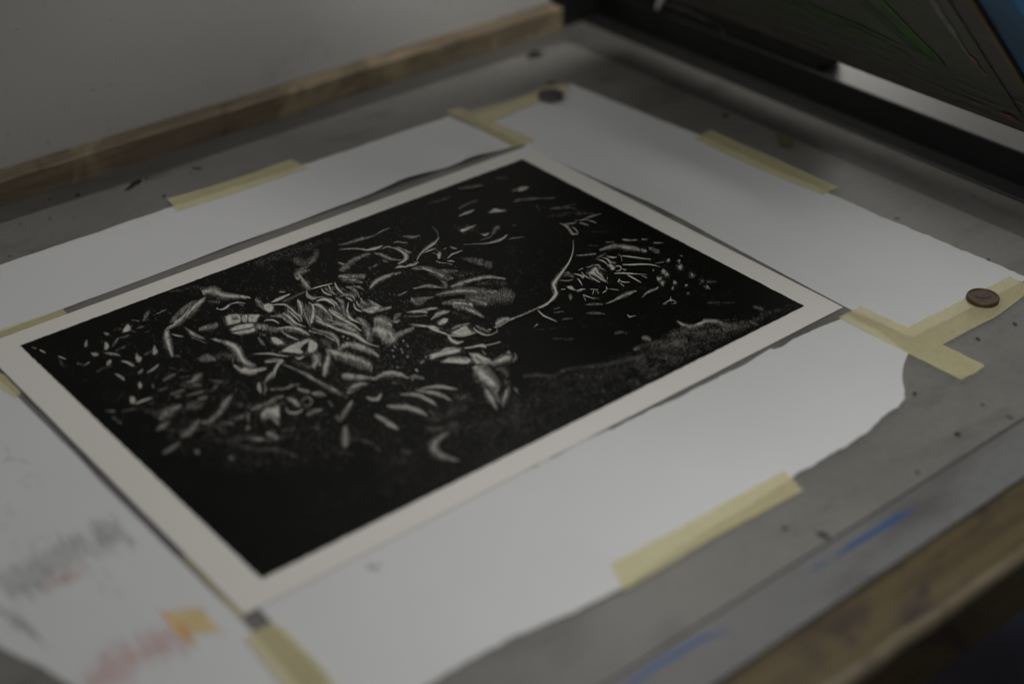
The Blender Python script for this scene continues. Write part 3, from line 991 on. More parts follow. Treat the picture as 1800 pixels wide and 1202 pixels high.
def D_(cx, cy, r, n, s=2.4, ry=None, c=1):
    for _ in range(int(n * 1.2)):
        a = random.random() * 6.283; q = abs(random.gauss(0, .55))
        x, y = cx + r * q * math.cos(a), cy + (ry or r) * q * math.sin(a)
        b = random.random() * 3.14; l = random.uniform(3, 8)
        kite(x - l * math.cos(b), y - l * math.sin(b), x + l * math.cos(b), y + l * math.sin(b), s * random.uniform(.5, 1.3), tone(1.1 - .5 * q, x, y) if c == 1 else 6)

# --- leaves at the far left
T(20, 520)
S((300,570,3),(330,585,5),(362,602,2)); S((215,540,1),(260,556,2.5)); S((495,635,2),(530,650,4),(575,668,2)); F_([(500,650,6),(550,760,20)], 75, 30, 14, 1.6, half=True)
S((792,478,4),(788,510,21),(784,540,5)); S((985,392,4),(1008,402,17),(1032,408,6))
P_((1165,390),(1195,330),(1228,298),(1245,312),(1264,330),(1242,342),(1262,356),(1232,380))
S((1068,530,2),(1100,485,13),(1132,440,4)); P_((985,484),(1014,495),(1030,530),(1020,560),(980,576),(986,530))
S((985,602,1),(1045,612,14),(1100,618,14),(1150,632,2)); S((845,606,3),(880,620,20),(915,622,12))
S((1012,728,8),(1030,705,23),(1048,682,9)); S((1165,688,3),(1220,702,14),(1260,722,15),(1286,738,6))
P_((1318,600),(1342,638),(1364,640),(1380,665),(1352,705),(1326,700),(1308,650)); P_((1492,565),(1509,524),(1526,560),(1545,580),(1532,612),(1494,626))
S((1438,808,3),(1500,772,13),(1555,722,3)); S((1345,817,5),(1368,796,10),(1385,778,4)); S((1092,822,2),(1150,852,11),(1192,888,9))
S((1610,890,5),(1662,858,17),(1726,824,7)); S((1357,915,8),(1357,945,26),(1357,975,7)); S((1488,930,2),(1502,972,3))
P_((1253,1060),(1292,1062),(1312,1102),(1296,1136),(1264,1142),(1248,1100)); S((1318,1136,8),(1400,1102,13),(1485,1076,3))
S((1400,252,7),(1422,212,20),(1446,168,10)); F_([(1140,450,14),(1245,415,20)], -25, 30, 26, 1.8, half=True); F_([(1085,592,8),(1200,535,14)], -28, 50, 22, 1.8, half=True)
F_([(1255,255,5),(1345,268,5)], 8, 40, 10, 1.5); F_([(1280,380,4),(1445,378,4)], -2, 60, 10, 1.4, half=True); F_([(1500,205,10),(1630,150,12)], -22, 60, 12, 1.6)
F_([(1330,340,8),(1400,325,10)], -15, 40, 10, 1.5); F_([(700,712,8),(780,738,4)], 20, 40, 8, 1.6); S((780,726,2),(825,700,3)); F_([(880,800,10),(960,775,14),(1050,740,18)], -18, 34, 26, 1.7, half=True)
F_([(1080,350,20),(1180,350,15)], -30, 34, 20, 1.6, c=2); F_([(860,600,3),(960,610,3)], -30, 60, 5, 1.3); F_([(400,620,40),(700,850,60),(1000,950,60)], 40, 20, 40, 1.2, c=2)
F_([(1400,620,10),(1480,590,12)], -35, 40, 14, 1.7, half=True); F_([(1560,1000,12),(1650,965,12)], -20, 50, 18, 1.8, half=True); F_([(1450,1135,10),(1510,1125,14)], -5, 40, 12, 1.7, half=True)
F_([(1690,1040,8),(1800,1005,12)], -18, 45, 16, 2); F_([(1730,1065,12),(1790,1060,14)], 75, 22, 16, 2.4); F_([(1700,1160,25),(1790,1150,30)], 20, 30, 24, 2, half=True)
D_(1250,830,30,10,1.5,c=2); F_([(1180,1010,10),(1130,1100,20)], 60, 30, 12, 1.4, c=2)
F_([(900,170,50),(1200,130,25)], -15, 20, 20, 1.1, c=2)

# --- muzzle, teeth and fur left of the face
T(250, 460)
F_([(262,718,5),(400,628,26),(500,545,40),(580,465,42),(645,400,16)], [-35,-40,-42,-48], 110, 330, 3.6)
S((275,712,3),(420,620,10),(520,545,15),(600,460,10),(640,405,3), hair=True)
F_([(300,640,20),(430,520,30),(560,420,20)], -42, 70, 60, 1.8)
F_([(262,735,26),(262,820,40),(285,910,38),(312,995,14)], [110,70,62,72], 52, 230, 3.2)
F_([(330,990,14),(400,1000,16)], 40, 24, 18, 1.4, half=True)
F_([(640,335,34),(750,312,48),(850,365,42),(1000,370,24),(1135,382,12)], [48,38,30,22], 48, 230, 2.1)
F_([(280,315,16),(420,300,18),(560,270,25),(660,290,20)], 60, 24, 60, 1.4, half=True); F_([(700,420,20),(820,430,16)], 70, 26, 40, 1.3, half=True)
S((815,506,3),(860,500,10),(905,470,12),(918,458,2)); S((785,492,6),(800,500,6)); S((915,456,2),(1000,432,4),(1090,442,1.5)); D_(1003,430,9,12,3); S((1020,450,1),(1070,465,2))
S((315,765,2),(365,780,5),(432,791,2)); F_([(462,702,5),(530,762,22),(645,808,6)], 42, 60, 90, 2.6)
F_([(600,715,10),(690,700,32),(760,690,30),(800,650,22)], [95,85,70,60], 38, 70, 2)
up()
P_((862,620),(872,580),(905,558),(1010,548),(1050,562),(1052,640),(970,662),(890,678)); P_((1056,562),(1112,556),(1106,632),(1078,645),(1048,622)); P_((1118,556),(1244,558),(1218,600),(1204,640),(1112,638), c=1)
P_((915,724),(1000,672),(1182,648),(1192,682),(1060,718),(932,742)); P_((925,752),(1060,728),(1200,692),(1208,726),(1130,756),(1010,776))
P_((1195,400),(1235,410),(1262,450),(1284,498),(1262,500),(1222,455)); P_((1288,448),(1348,440),(1384,480),(1380,520),(1335,538),(1300,500))
up()
F_([(1180,600,34),(1140,600,34)], 84, 50, 16, 1.3, c=0); F_([(870,600,20),(890,660,16)], 20, 50, 24, 1.6, c=0); F_([(960,590,34),(1010,620,30)], -6, 90, 24, 1.2, c=0)
F_([(940,740,8),(1180,700,10)], -12, 80, 34, 1.8, c=0); F_([(1070,600,28),(1100,600,28)], 80, 50, 8, 1.3, c=0); F_([(1200,415,12),(1270,500,12)], 60, 40, 34, 1.9, c=0); F_([(1310,455,14),(1310,520,14)], 20, 40, 30, 1.8, c=0)
F_([(920,770,8),(1150,760,8)], -8, 60, 26, 1.6, c=0)
up()
S((1362,432,2),(1420,408,19),(1490,375,15),(1560,344,2)); S((1448,323,3),(1475,322,8),(1502,323,3))
F_([(1490,422,12),(1600,375,22),(1710,320,10)], -26, 50, 90, 1.5, half=True)
F_([(1205,690,30),(1300,702,32),(1400,726,20),(1520,716,6)], [86,80,74,70], 48, 95, 3.2); S((1220,668,3),(1320,690,4),(1430,712,4),(1530,716,2))
F_([(1470,742,6),(1540,785,12),(1640,826,5)], 38, 46, 50, 2.4); S((1480,745,2),(1560,795,6),(1645,827,2))
P_((1348,800),(1402,798),(1476,836),(1502,880),(1400,880),(1368,840)); S((1232,808,6),(1256,850,13),(1292,880,4)); F_([(1240,772,10),(1310,775,10)], 85, 26, 14, 2.6)
F_([(1360,880,10),(1500,880,16)], 80, 34, 36, 2, c=0)
P_((1436,962),(1500,915),(1590,866),(1700,828),(1786,800),(1752,856),(1702,930),(1692,982),(1560,972)); S((1616,1010,3),(1660,1026,12),(1708,1000,4)); S((1170,976,1),(1350,972,6),(1440,990,5),(1540,1000,2))
# forelock of fur sweeping down to the right
F_([(745,824,4),(880,860,22),(990,925,46),(1040,1020,42),(1110,1080,30),(1195,1104,12)], [28,60,72,66,50], 60, 460, 3.4)
S((900,868,5),(985,905,26),(1030,980,30),(1060,1050,18),(1130,1085,6))
F_([(975,1105,12),(1060,1150,36),(1180,1165,34),(1290,1130,6)], [50,15,-5,-22], 70, 240, 3.4); S((990,1120,4),(1070,1165,20),(1180,1168,18),(1280,1134,2))
F_([(605,1035,16),(690,1020,40),(770,1045,16)], 15, 30, 150, 2.4, jit=25); F_([(760,1025,30),(850,990,55),(950,1000,40)], -65, 24, 150, 1.5, half=True); F_([(900,900,20),(960,980,25),(960,1060,20)], -60, 26, 60, 1.4, half=True)
S((1310,1062,9),(1390,1048,18),(1482,1045,8)); S((1488,1046,7),(1430,1095,20),(1398,1150,14),(1385,1200,6))
F_([(520,800,6),(700,870,12)], 30, 50, 20, 1.4, half=True)

# --- field of fur and brow above
T(450, 380)
F_([(0,500,60),(200,430,80),(400,370,80),(560,320,60),(640,290,40)], [-10,-15,-12,-5], 26, 230, 1.9, half=True)
F_([(640,350,22),(625,420,30),(560,490,34),(470,480,40),(400,460,30)], [-8,-14,-30,-35], 34, 150, 2.0)
F_([(60,580,40),(200,560,40),(180,700,40)], 10, 18, 26, 1.6, half=True); F_([(640,290,40),(800,260,60)], -18, 40, 40, 1.2, c=2)
S((418,572,2),(500,552,9),(572,530,2)); F_([(412,640,16),(440,612,34),(500,590,26),(560,570,8)], [75,60,50,20], 44, 130, 2.3)
P_((408,645),(424,612),(462,606),(480,640),(446,684),(420,666)); F_([(478,690,18),(520,720,34),(570,770,14)], 52, 60, 120, 3.0); S((500,705,6),(530,745,22),(566,780,6))
S((585,772,2),(680,744,9),(805,714,3)); S((535,795,6),(545,840,18),(590,868,22),(640,864,10),(720,852,2))
up()
F_([(880,652,14),(960,668,28),(1060,690,20),(1112,702,6)], [0,8,14], 70, 110, 3.2); S((880,645,4),(960,664,14),(1050,692,16),(1110,704,4)); F_([(890,625,12),(1040,645,26),(1160,640,22)], -62, 36, 110, 1.4)
S((885,306,2),(950,294,12),(1030,270,14),(1120,245,17),(1200,226,9),(1260,205,2)); S((1270,200,1),(1320,165,3),(1420,125,1))
S((880,358,1),(1040,346,3),(1160,362,7),(1230,352,16),(1290,335,13),(1335,316,2)); F_([(940,350,8),(1150,350,12)], 2, 70, 22, 1.5)
S((1548,214,2),(1620,226,17),(1680,222,10),(1722,206,2)); S((1466,280,3),(1505,274,9),(1545,282,3)); S((1538,284,3),(1570,286,12),(1602,291,3))
S((1255,396,4),(1330,414,17),(1400,448,15),(1460,464,11),(1525,468,4)); S((1330,350,2),(1380,328,3),(1420,325,2)); S((1360,325,1),(1470,345,4),(1545,385,16),(1585,425,27),(1570,465,20),(1530,494,8),(1495,508,2))
F_([(1480,335,6),(1560,360,12),(1640,400,16)], 32, 60, 30, 1.8); S((1478,548,4),(1520,536,15),(1575,538,8),(1620,522,16),(1665,515,12),(1712,490,2)); S((1660,488,1),(1715,494,3))
F_([(892,585,16),(950,540,28),(1020,480,24),(1100,440,20),(1190,400,12)], [25,14,8,6], 66, 85, 2.3); F_([(880,500,20),(940,520,20)], 30, 50, 26, 1.8)
F_([(1200,765,6),(1250,712,26),(1330,662,24),(1440,622,12),(1525,600,4)], [-55,-60,-50,-40], 50, 240, 2.8); S((1208,762,3),(1262,708,10),(1340,664,8),(1420,638,2))
F_([(1190,552,14),(1275,520,14)], -55, 36, 22, 1.3); F_([(1340,480,14),(1400,480,10)], 50, 40, 14, 1.3)
F_([(1500,830,4),(1590,800,4)], -35, 50, 8, 1.6); F_([(1640,560,10),(1800,565,16)], 12, 70, 30, 2.2)

# --- beard of flowing locks
up()
lanes([(200,1040,30),(330,1020,60),(480,1010,90),(620,1040,110),(760,1060,110),(900,1030,110),(1030,1120,40)], .27, 1.0, pw=3, nl=14)
lanes([(700,760,20),(860,790,50),(1000,830,50),(1090,850,14)], .25, 1.0, pw=3)
lanes([(1050,930,20),(1180,950,60),(1310,960,16)], .3, 1.0, pw=3)
up()
S((150,1060,5),(260,1058,20),(320,1105,14),(420,1180,3)); S((160,940,3),(300,938,12),(372,985,15),(420,1030,10),(470,1070,9),(488,1118,2)); S((290,1030,4),(356,1075,22),(420,1132,13),(520,1172,3))
S((88,1104,2),(180,1100,7),(243,1136,4)); S((440,890,10),(462,930,28),(478,990,17),(482,1030,9),(470,1060,2)); S((340,1000,3),(400,1050,10),(470,1120,3)); S((350,1110,4),(395,1160,14),(470,1190,6))
S((488,915,2),(505,1000,9),(535,1080,18),(568,1150,14),(572,1175,3)); S((520,930,2),(560,1000,5),(566,1070,8),(560,1120,3)); S((560,915,2),(600,950,9),(604,1030,22),(586,1110,20),(566,1165,4))
S((590,940,6),(660,942,20),(720,985,16),(770,1040,7),(800,1080,2)); S((640,902,3),(720,880,20),(790,910,18),(832,955,3)); S((770,872,3),(835,915,11),(885,985,3)); S((640,1060,6),(700,1110,16),(790,1160,22),(860,1190,8))
S((850,868,6),(905,910,22),(918,975,19),(944,1062,3)); S((975,920,3),(962,1000,15),(985,1068,22),(1045,1110,11),(1140,1146,2)); S((768,980,6),(850,1030,22),(945,1100,18),(1035,1160,10),(1100,1210,2))
S((640,1000,3),(620,1060,6),(680,1130,10),(760,1180,3)); S((690,770,2),(726,812,13),(800,842,2)); S((765,735,6),(795,790,12),(832,826,2)); S((835,715,7),(862,770,16),(928,826,2)); S((735,765,3),(768,802,8),(830,836,2))
S((962,750,5),(1020,775,18),(1070,812,12),(1092,862,2)); S((1040,742,4),(1090,756,14),(1132,780,2)); S((890,850,4),(960,832,16),(1020,848,16),(1042,894,2)); S((945,858,2),(990,880,7),(1022,902,2)); S((1000,742,2),(1060,790,4),(1086,830,2))
S((1030,925,4),(1052,980,10),(1112,1012,4)); S((1058,900,4),(1088,950,12),(1124,972,2)); S((1108,878,6),(1138,920,14),(1186,942,2)); S((1188,888,6),(1230,922,20),(1290,950,14),(1324,962,3))
P_((1096,990),(1180,974),(1262,950),(1322,962),(1290,1002),(1222,1034),(1150,1016)); F_([(1260,1010,8),(1340,990,20),(1420,970,14)], -28, 60, 90, 1.6)
P_((70,930),(150,920),(186,960),(176,1012),(120,1018),(80,980)); F_([(0,890,14),(40,930,28),(72,972,8)], 60, 46, 60, 3)
up()
for a in range(140):     # thin dark cuts that part the locks
    x = random.uniform(200, 1100); y = 900 + random.uniform(0, 280)
    an = math.radians(random.gauss(62 if x < 650 else 42, 10))
    l = random.uniform(40, 100)
    kite(x, y, x + l * math.cos(an), y + l * math.sin(an), random.uniform(1.2, 3.0), 0, 6)
F_([(690,1040,26),(740,1070,20)], 40, 40, 70, 3, c=0); F_([(790,1130,14),(840,1150,14)], 20, 30, 40, 2.4, c=0); F_([(780,790,24),(860,790,20)], 70, 46, 24, 1.6, c=0)
F_([(1150,990,14),(1260,990,16)], -20, 40, 24, 1.2, c=0)
up()
F_([(1460,1120,10),(1480,1060,20),(1530,1040,14)], -60, 28, 70, 2.8); S((1456,1110,6),(1480,1120,12),(1510,1100,8)); F_([(1560,1060,10),(1700,1060,12),(1800,1050,8)], 15, 28, 46, 1.5)
F_([(1650,900,26),(1710,910,40),(1760,890,20),(1800,880,8)], [48,50,-30], 50, 150, 2.8)
F_([(1600,1020,6),(1700,1015,14),(1800,1000,14)], 5, 70, 60, 2.2); S((1640,1160,1),(1800,1172,4))

# --- lower face: folds, lips, knuckles
T(450, 500)
up()
S((225,470,4),(340,458,12),(440,475,24),(510,505,15),(568,542,2)); S((590,468,2),(690,498,10),(790,528,22),(845,580,24),(868,625,16),(872,660,4))
S((640,385,5),(740,425,20),(850,475,18),(960,510,24),(1060,545,32),(1130,595,20),(1200,635,8),(1300,662,2)); S((770,430,8),(880,420,24),(990,470,30),(1060,510,24),(1096,560,12)); S((930,360,4),(960,300,8)); S((770,280,6),(860,340,20),(950,392,18),(1040,440,12),(1112,498,2))
S((750,370,6),(850,405,14),(950,425,12),(1050,470,6)); F_([(560,500,8),(700,530,10),(830,600,10)], 35, 40, 70, 1.6); F_([(330,490,16),(430,500,16),(540,540,6)], 25, 46, 60, 1.5)
F_([(700,400,20),(880,470,26),(1040,540,26)], 28, 70, 70, 1.6, c=0)
D_(920,555,13,22,3.4); D_(966,576,9,14,3); D_(572,492,7,10,3)
F_([(1060,360,20),(1140,420,34),(1180,520,40),(1170,590,30)], [30,60,80], 30, 140, 1.9)
F_([(1250,380,40),(1330,400,60),(1420,440,44)], [42,38,45], 46, 280, 2.3); F_([(1230,470,30),(1300,510,60),(1400,520,60),(1440,600,36)], [-80,-70,-65,-75], 46, 420, 2.4); F_([(1330,570,40),(1430,600,50),(1500,540,30),(1600,490,20),(1670,465,10)], [-70,-65,-70], 44, 260, 2.0); F_([(1340,500,30),(1380,540,26)], -62, 40, 110, 3.0)
F_([(1180,560,20),(1210,600,30)], 70, 50, 60, 1.8)
F_([(870,695,6),(950,645,24),(1050,655,38),(1170,695,34),(1240,730,26),(1290,760,12)], [30,55,66,62,55], 50, 400, 3.0)
F_([(1020,660,12),(1110,690,16),(1180,715,12)], 35, 60, 60, 4)
F_([(745,712,26),(870,752,44),(1000,795,50),(1120,835,54),(1210,880,40)], [60,68,66,60,70], 66, 640, 3.2); F_([(770,720,12),(900,755,20),(1050,800,22),(1180,840,16)], 25, 70, 120, 4.2); S((1185,820,3),(1216,870,4),(1212,930,2))
F_([(770,740,14),(745,840,34),(716,970,18)], [100,80,70], 56, 220, 3.0); F_([(600,760,26),(640,790,46),(604,880,16)], [95,84,80], 52, 190, 2.9); F_([(670,740,6),(676,860,10)], 84, 50, 30, 1.6)
F_([(912,982,18),(960,975,36),(1060,990,30),(1170,992,18),(1260,1002,6)], [70,64,58,30], 42, 260, 2.9); F_([(930,960,16),(1000,965,16)], 50, 40, 50, 3.6)
F_([(965,1150,8),(1002,1112,34),(1080,1072,32),(1170,1056,8)], [-60,-40,-25], 46, 220, 3.6); F_([(1000,1115,14),(1060,1080,14)], -35, 60, 50, 4.4)
F_([(690,580,40),(760,640,50),(790,680,26)], [50,48], 46, 80, 1.5, half=True); F_([(880,680,8),(920,690,10)], 60, 26, 30, 2)
P_((558,572),(600,588),(642,612),(656,660),(622,722),(552,744),(540,660)); P_((500,640),(542,612),(556,640),(540,690),(524,752),(506,720),(505,690),(478,700), c=1)
up()
P_((470,690),(500,645),(548,620),(556,650),(536,700),(520,750),(508,748),(504,704),(488,706), c=0); F_([(470,665,6),(500,690,10)], -30, 24, 20, 2.2, c=0); F_([(560,735,8),(650,715,8)], 75, 26, 30, 1.8, c=0); F_([(290,720,6),(440,745,6)], -10, 40, 30, 1.6, c=0)
up()
# forearm crossing the foreground
F_([(285,845,6),(400,895,14),(520,950,20),(600,1000,30),(720,1072,32),(850,1140,30),(960,1200,16)], [28,32,36,34,34], 56, 520, 1.9, half=True); F_([(560,975,10),(640,1020,12),(740,1070,12),(860,1130,10)], 36, 60, 110, 2.5)
F_([(380,800,24),(480,850,34),(600,880,30)], 38, 46, 90, 1.2, c=2)
S((100,812,4),(190,800,14),(272,794,5)); S((275,798,5),(232,850,14),(204,915,12),(186,985,3)); S((0,922,9),(60,908,9),(112,896,2)); F_([(95,1030,6),(145,980,28),(185,925,10)], -55, 44, 120, 2.8); S((32,1045,10),(34,1095,28),(52,1150,7)); S((78,1032,3),(103,1090,13),(84,1170,4))
F_([(1250,1005,14),(1340,960,28),(1440,950,30),(1540,965,22),(1590,990,8)], [-20,-25,-8,30], 44, 360, 2.3); F_([(1340,935,14),(1400,940,16),(1460,935,20),(1530,950,10)], 0, 34, 110, 3.2); F_([(1430,1040,14),(1500,1050,14)], -20, 30, 30, 1.5, half=True)
F_([(1610,990,8),(1680,980,22),(1770,1000,6)], 4, 44, 120, 2.8)
for (x, y) in ((1552,600),(1598,655),(1462,662),(1440,702),(1543,722),(1600,766),(1450,766),(1490,880),(1790,770),(1740,830),(1530,690),(1648,1008)):
    S((x-5,y-10,2),(x+3,y,5),(x+6,y+11,2), hair=False)
S((1680,898,2),(1696,908,7),(1706,926,2), hair=False)

# --- brow, horn and cheek in the middle
T(640, 340)
up()
S((558,714,2),(578,668,6),(618,622,10),(690,568,17),(748,528,13),(790,472,3)); S((785,470,1),(770,410,1.5),(720,360,1)); S((640,630,2),(695,608,6),(755,584,2)); F_([(620,600,8),(740,520,12)], -40, 40, 40, 1.6)
S((1000,247,2),(1070,216,15),(1120,200,11),(1156,182,3)); P_((1303,215),(1345,180),(1382,162),(1440,180),(1512,190),(1430,205)); F_([(1010,160,10),(1120,105,14),(1190,85,10)], -30, 60, 46, 1.5, half=True)
P_((996,396),(1060,374),(1194,336),(1110,382),(1034,420)); P_((1228,430),(1274,436),(1328,420),(1274,462)); S((1348,455,4),(1372,405,18),(1400,370,18),(1424,360,6)); S((1230,500,1),(1340,465,2))
S((1058,546,1),(1180,540,2),(1290,535,5),(1380,516,15),(1455,488,14),(1510,442,2)); S((1520,490,1),(1600,478,2),(1690,465,1)); F_([(1420,370,10),(1440,400,10)], 60, 30, 16, 1.3, half=True)
P_((772,642),(812,628),(802,696),(776,690)); S((720,630,1),(782,656,2.5)); S((750,600,1),(806,632,2.5)); S((882,692,2),(925,652,9),(975,632,7),(1034,608,2)); S((908,568,2),(940,584,7),(982,592,2)); S((836,598,2),(868,582,3))
S((758,720,3),(810,738,3),(872,741,1)); S((878,722,2),(920,720,7),(954,728,1)); S((880,744,1),(930,758,3))
F_([(1590,92,10),(1700,76,10),(1800,78,10)], -4, 60, 60, 2.0, half=True); F_([(685,106,8),(800,84,14),(910,40,12)], -14, 50, 36, 1.5, c=2); F_([(100,230,30),(560,300,30),(700,350,30)], 20, 20, 16, 1.1, c=2)
F_([(530,795,6),(640,792,18),(720,830,36),(820,880,38),(920,905,22)], [8,22,24,14], 64, 320, 2.5); F_([(800,820,16),(900,830,20),(980,822,6)], 6, 56, 60, 2); F_([(640,800,10),(720,830,16),(800,870,14)], 22, 60, 60, 3.2)
F_([(820,930,18),(850,960,30),(862,1005,12)], [28,34], 42, 80, 3.0); F_([(535,1012,3),(610,992,12),(700,985,20),(820,1002,6)], [-12,5,12], 74, 100, 2.6)
F_([(930,990,20),(1010,965,30),(1120,928,24),(1240,900,24),(1340,885,16),(1490,912,14)], [-28,-10,0,20,35], 34, 330, 2.2)
F_([(760,1080,10),(860,1065,28),(980,1045,34),(1100,1040,40),(1240,1050,40),(1390,1050,20)], [20,26,38,44,40], 40, 430, 2.4)
F_([(1060,1100,50),(1200,1130,60),(1350,1120,70),(1500,1100,80),(1580,1120,50)], [40,50,60,65], 18, 420, 1.9, jit=20, core=.7); F_([(1180,960,30),(1350,950,40),(1500,960,50)], 55, 18, 130, 1.5, jit=20, half=True)
D_(1600,950,70,24,1.3,c=2); D_(1640,820,60,10,1.3,c=2)
F_([(1040,700,16),(1200,735,40),(1350,780,40)], 30, 34, 50, 1.5); F_([(840,860,20),(1050,870,40),(1160,850,30)], 8, 40, 70, 1.3, half=True); F_([(1500,560,30),(1600,640,60)], 15, 16, 16, 1.2, c=2)
S((365,1090,1),(440,1045,3)); F_([(500,1130,20),(570,1140,36),(640,1120,20),(720,1100,8)], [40,45,-25], 44, 120, 2.6)
F_([(830,1170,14),(960,1150,26),(1080,1165,34),(1150,1200,20)], [30,40,55,70], 34, 170, 2.2)

# --- muzzle, thread and reaching hands
T(680, 480)
up()
F_([(330,410,10),(420,395,18),(530,375,12)], 4, 60, 90, 2.4); S((230,412,1),(330,405,5),(420,415,6)); S((270,426,1),(350,418,4),(430,425,5))
F_([(590,330,12),(680,325,24),(770,330,26),(880,340,30)], [35,40,60,75], 32, 230, 2.3); F_([(700,360,24),(820,375,34),(910,410,30),(1020,472,10)], [45,60,62,50], 34, 220, 2.4); F_([(890,290,20),(960,310,30),(1050,340,26)], 45, 26, 110, 2.1)
F_([(480,490,6),(550,435,28),(650,415,18)], [-35,-40,-30], 46, 150, 2.7)
P_((528,545),(560,505),(606,480),(652,490),(632,530),(574,556)); 
P_((385,558),(450,556),(505,564),(550,596),(562,618),(640,646),(648,660),(560,640),(478,612),(440,585)); S((250,548,1),(330,553,4),(410,565,7))
P_((660,650),(700,612),(760,580),(850,545),(884,590),(935,635),(840,662),(740,668)); S((620,655,4),(700,668,7),(820,668,8),(936,636,3))
F_([(690,600,16),(760,570,20),(860,545,12)], -15, 70, 70, 2.4)
up()
D_(545,516,16,26,3.4,c=0); F_([(840,560,22),(900,620,20)], 60, 30, 50, 2.2, c=0); F_([(700,620,8),(800,560,12)], -28, 60, 40, 1.8, c=0)
up()
S((648,668,8),(680,712,24),(740,742,20),(806,728,8))
S((915,588,4),(965,630,11),(1040,660,10),(1100,658,3)); S((1100,655,2),(1155,630,3),(1165,595,1)); S((945,568,4),(1000,596,17),(1085,630,7)); S((1070,600,3),(1100,606,6)); F_([(700,420,30),(800,480,50),(880,480,40)], 20, 20, 50, 1.1, c=2)
up()
for i in range(9):
    x = 690 + i * 13; y = 700 + i * 3.4
    kite(x, y - 6, x + 7, y + 20, 2.0, 0)
    x = 955 + i * 14; y = 572 + i * 6.4
    kite(x, y - 3, x + 6, y + 22, 1.8, 0)
up()
F_([(1150,545,14),(1190,525,36),(1240,500,26),(1290,490,6)], [-70,-65,-60], 34, 150, 3.0)
# the thread
S((1140,580,8),(1200,560,15),(1270,515,13),(1350,480,11),(1440,445,11),(1540,400,10),(1640,355,11),(1720,310,13),(1780,262,16), rag=.3)
S((1600,408,3),(1655,458,9),(1735,494,5),(1795,520,1))
F_([(1560,575,8),(1590,545,8)], -50, 26, 16, 1.8); F_([(1530,605,6),(1700,600,6),(1800,585,6)], 0, 20, 20, 1.3, c=2)
P_((405,905),(420,880),(480,858),(560,838),(600,802),(700,783),(810,800),(806,822),(740,852),(640,870),(540,892),(440,928))
P_((600,918),(700,890),(800,892),(870,900),(925,930),(860,968),(700,958),(555,948),(580,934)); S((820,798,5),(900,790,9),(970,775,14),(1015,775,20),(1045,795,4)); S((1040,772,3),(1120,756,3),(1198,734,3))
P_((872,852),(950,848),(1005,880),(1100,922),(1116,965),(980,985),(900,930)); F_([(340,960,6),(400,935,12)], -25, 40, 24, 2); S((1005,830,2),(1045,862,3))
up()
F_([(425,905,12),(470,885,12)], -30, 34, 36, 2.4, c=0); F_([(600,825,10),(760,810,12)], -6, 70, 50, 1.6, c=0); F_([(600,940,10),(760,900,8),(850,930,10)], 4, 70, 50, 1.5, c=0); F_([(900,880,20),(1000,930,20),(1090,950,20)], 40, 50, 90, 1.8, c=0)
up()
F_([(1100,960,20),(1170,945,40),(1240,920,50),(1330,890,40)], [10,-20,-40,60], 30, 330, 2.6); D_(1285,850,20,40,3); D_(1235,910,30,60,3.4); F_([(1340,850,10),(1362,900,14),(1320,950,10)], 75, 30, 40, 2)

# torso
T(720, 580)
up()
F_([(700,390,40),(740,430,76),(800,510,86),(870,580,74),(920,650,50)], [12,14,18,30], 46, 760, 3.1); F_([(690,400,16),(730,460,40),(800,530,44),(880,590,26)], 16, 50, 240, 3.8)
F_([(800,640,24),(850,730,40),(915,840,10)], [55,64], 60, 170, 2.3); F_([(1040,620,22),(1010,700,36),(980,800,18)], [98,104], 60, 240, 2.8); F_([(890,640,26),(920,720,30),(950,780,14)], [75,95], 50, 130, 1.8, half=True)
F_([(1090,620,16),(1130,650,14),(1150,690,8)], 80, 40, 34, 1.8, half=True); F_([(880,380,40),(980,420,60),(1040,500,50)], 20, 34, 120, 1.7, c=2); F_([(1000,560,50),(1060,560,40)], 10, 24, 60, 1.4, c=2)

# claws, eye and crescent of the foreground beast
T(580, 630)
up()
def claw(sp, n, w=3.0):
    P = cr(sp, 10); Nn = norms(P)
    for _ in range(int(n * 1.15)):
        i = random.randrange(1, len(P) - 1)
        x, y, h = P[i]; nx, ny, tx, ty = Nn[i]
        u = max(-1, min(1, random.gauss(-.15, .45)))
        l = random.uniform(24, 50)
        x += nx * u * h; y += ny * u * h
        kite(x - tx * l / 2, y - ty * l / 2, x + tx * l / 2, y + ty * l / 2, w * random.uniform(.6, 1.2), tone(1.1 - .65 * abs(u), x, y))
claw([(615,512,6),(700,520,28),(800,524,34),(890,548,32),(960,575,26),(1012,605,5)], 330, 3.1)
claw([(750,390,5),(860,388,22),(950,405,30),(1020,440,24),(1075,470,18),(1115,502,4)], 260, 2.8)
claw([(910,345,4),(1020,362,20),(1110,378,26),(1190,405,22),(1270,448,4)], 210, 2.7)
claw([(960,330,3),(1060,312,16),(1150,310,24),(1240,320,18),(1335,335,4)], 220, 2.8)
claw([(485,612,6),(545,650,32),(620,700,34),(670,725,26),(710,750,5)], 250, 2.9)
F_([(395,420,8),(440,442,22),(500,440,24),(545,380,10)], [30,15,-40,-80], 34, 120, 2.3)
F_([(1250,800,8),(1150,850,30),(1095,910,42),(1090,970,52),(1150,1030,42),(1250,1062,28),(1350,1085,8)], [-40,-60,80,70,35,15], 60, 560, 3.0); F_([(1110,890,14),(1092,950,34),(1130,1010,26),(1180,1040,14)], [100,85,50,30], 56, 300, 4.0)
F_([(1000,640,30),(1150,640,60),(1300,570,80),(1440,520,70)], 30, 26, 230, 1.5, c=2, jit=40); F_([(1300,420,60),(1500,420,60)], 20, 26, 120, 1.5, c=2, jit=40); F_([(1000,740,40),(1150,760,50),(1350,680,60)], -30, 30, 170, 1.6, c=2, jit=40)
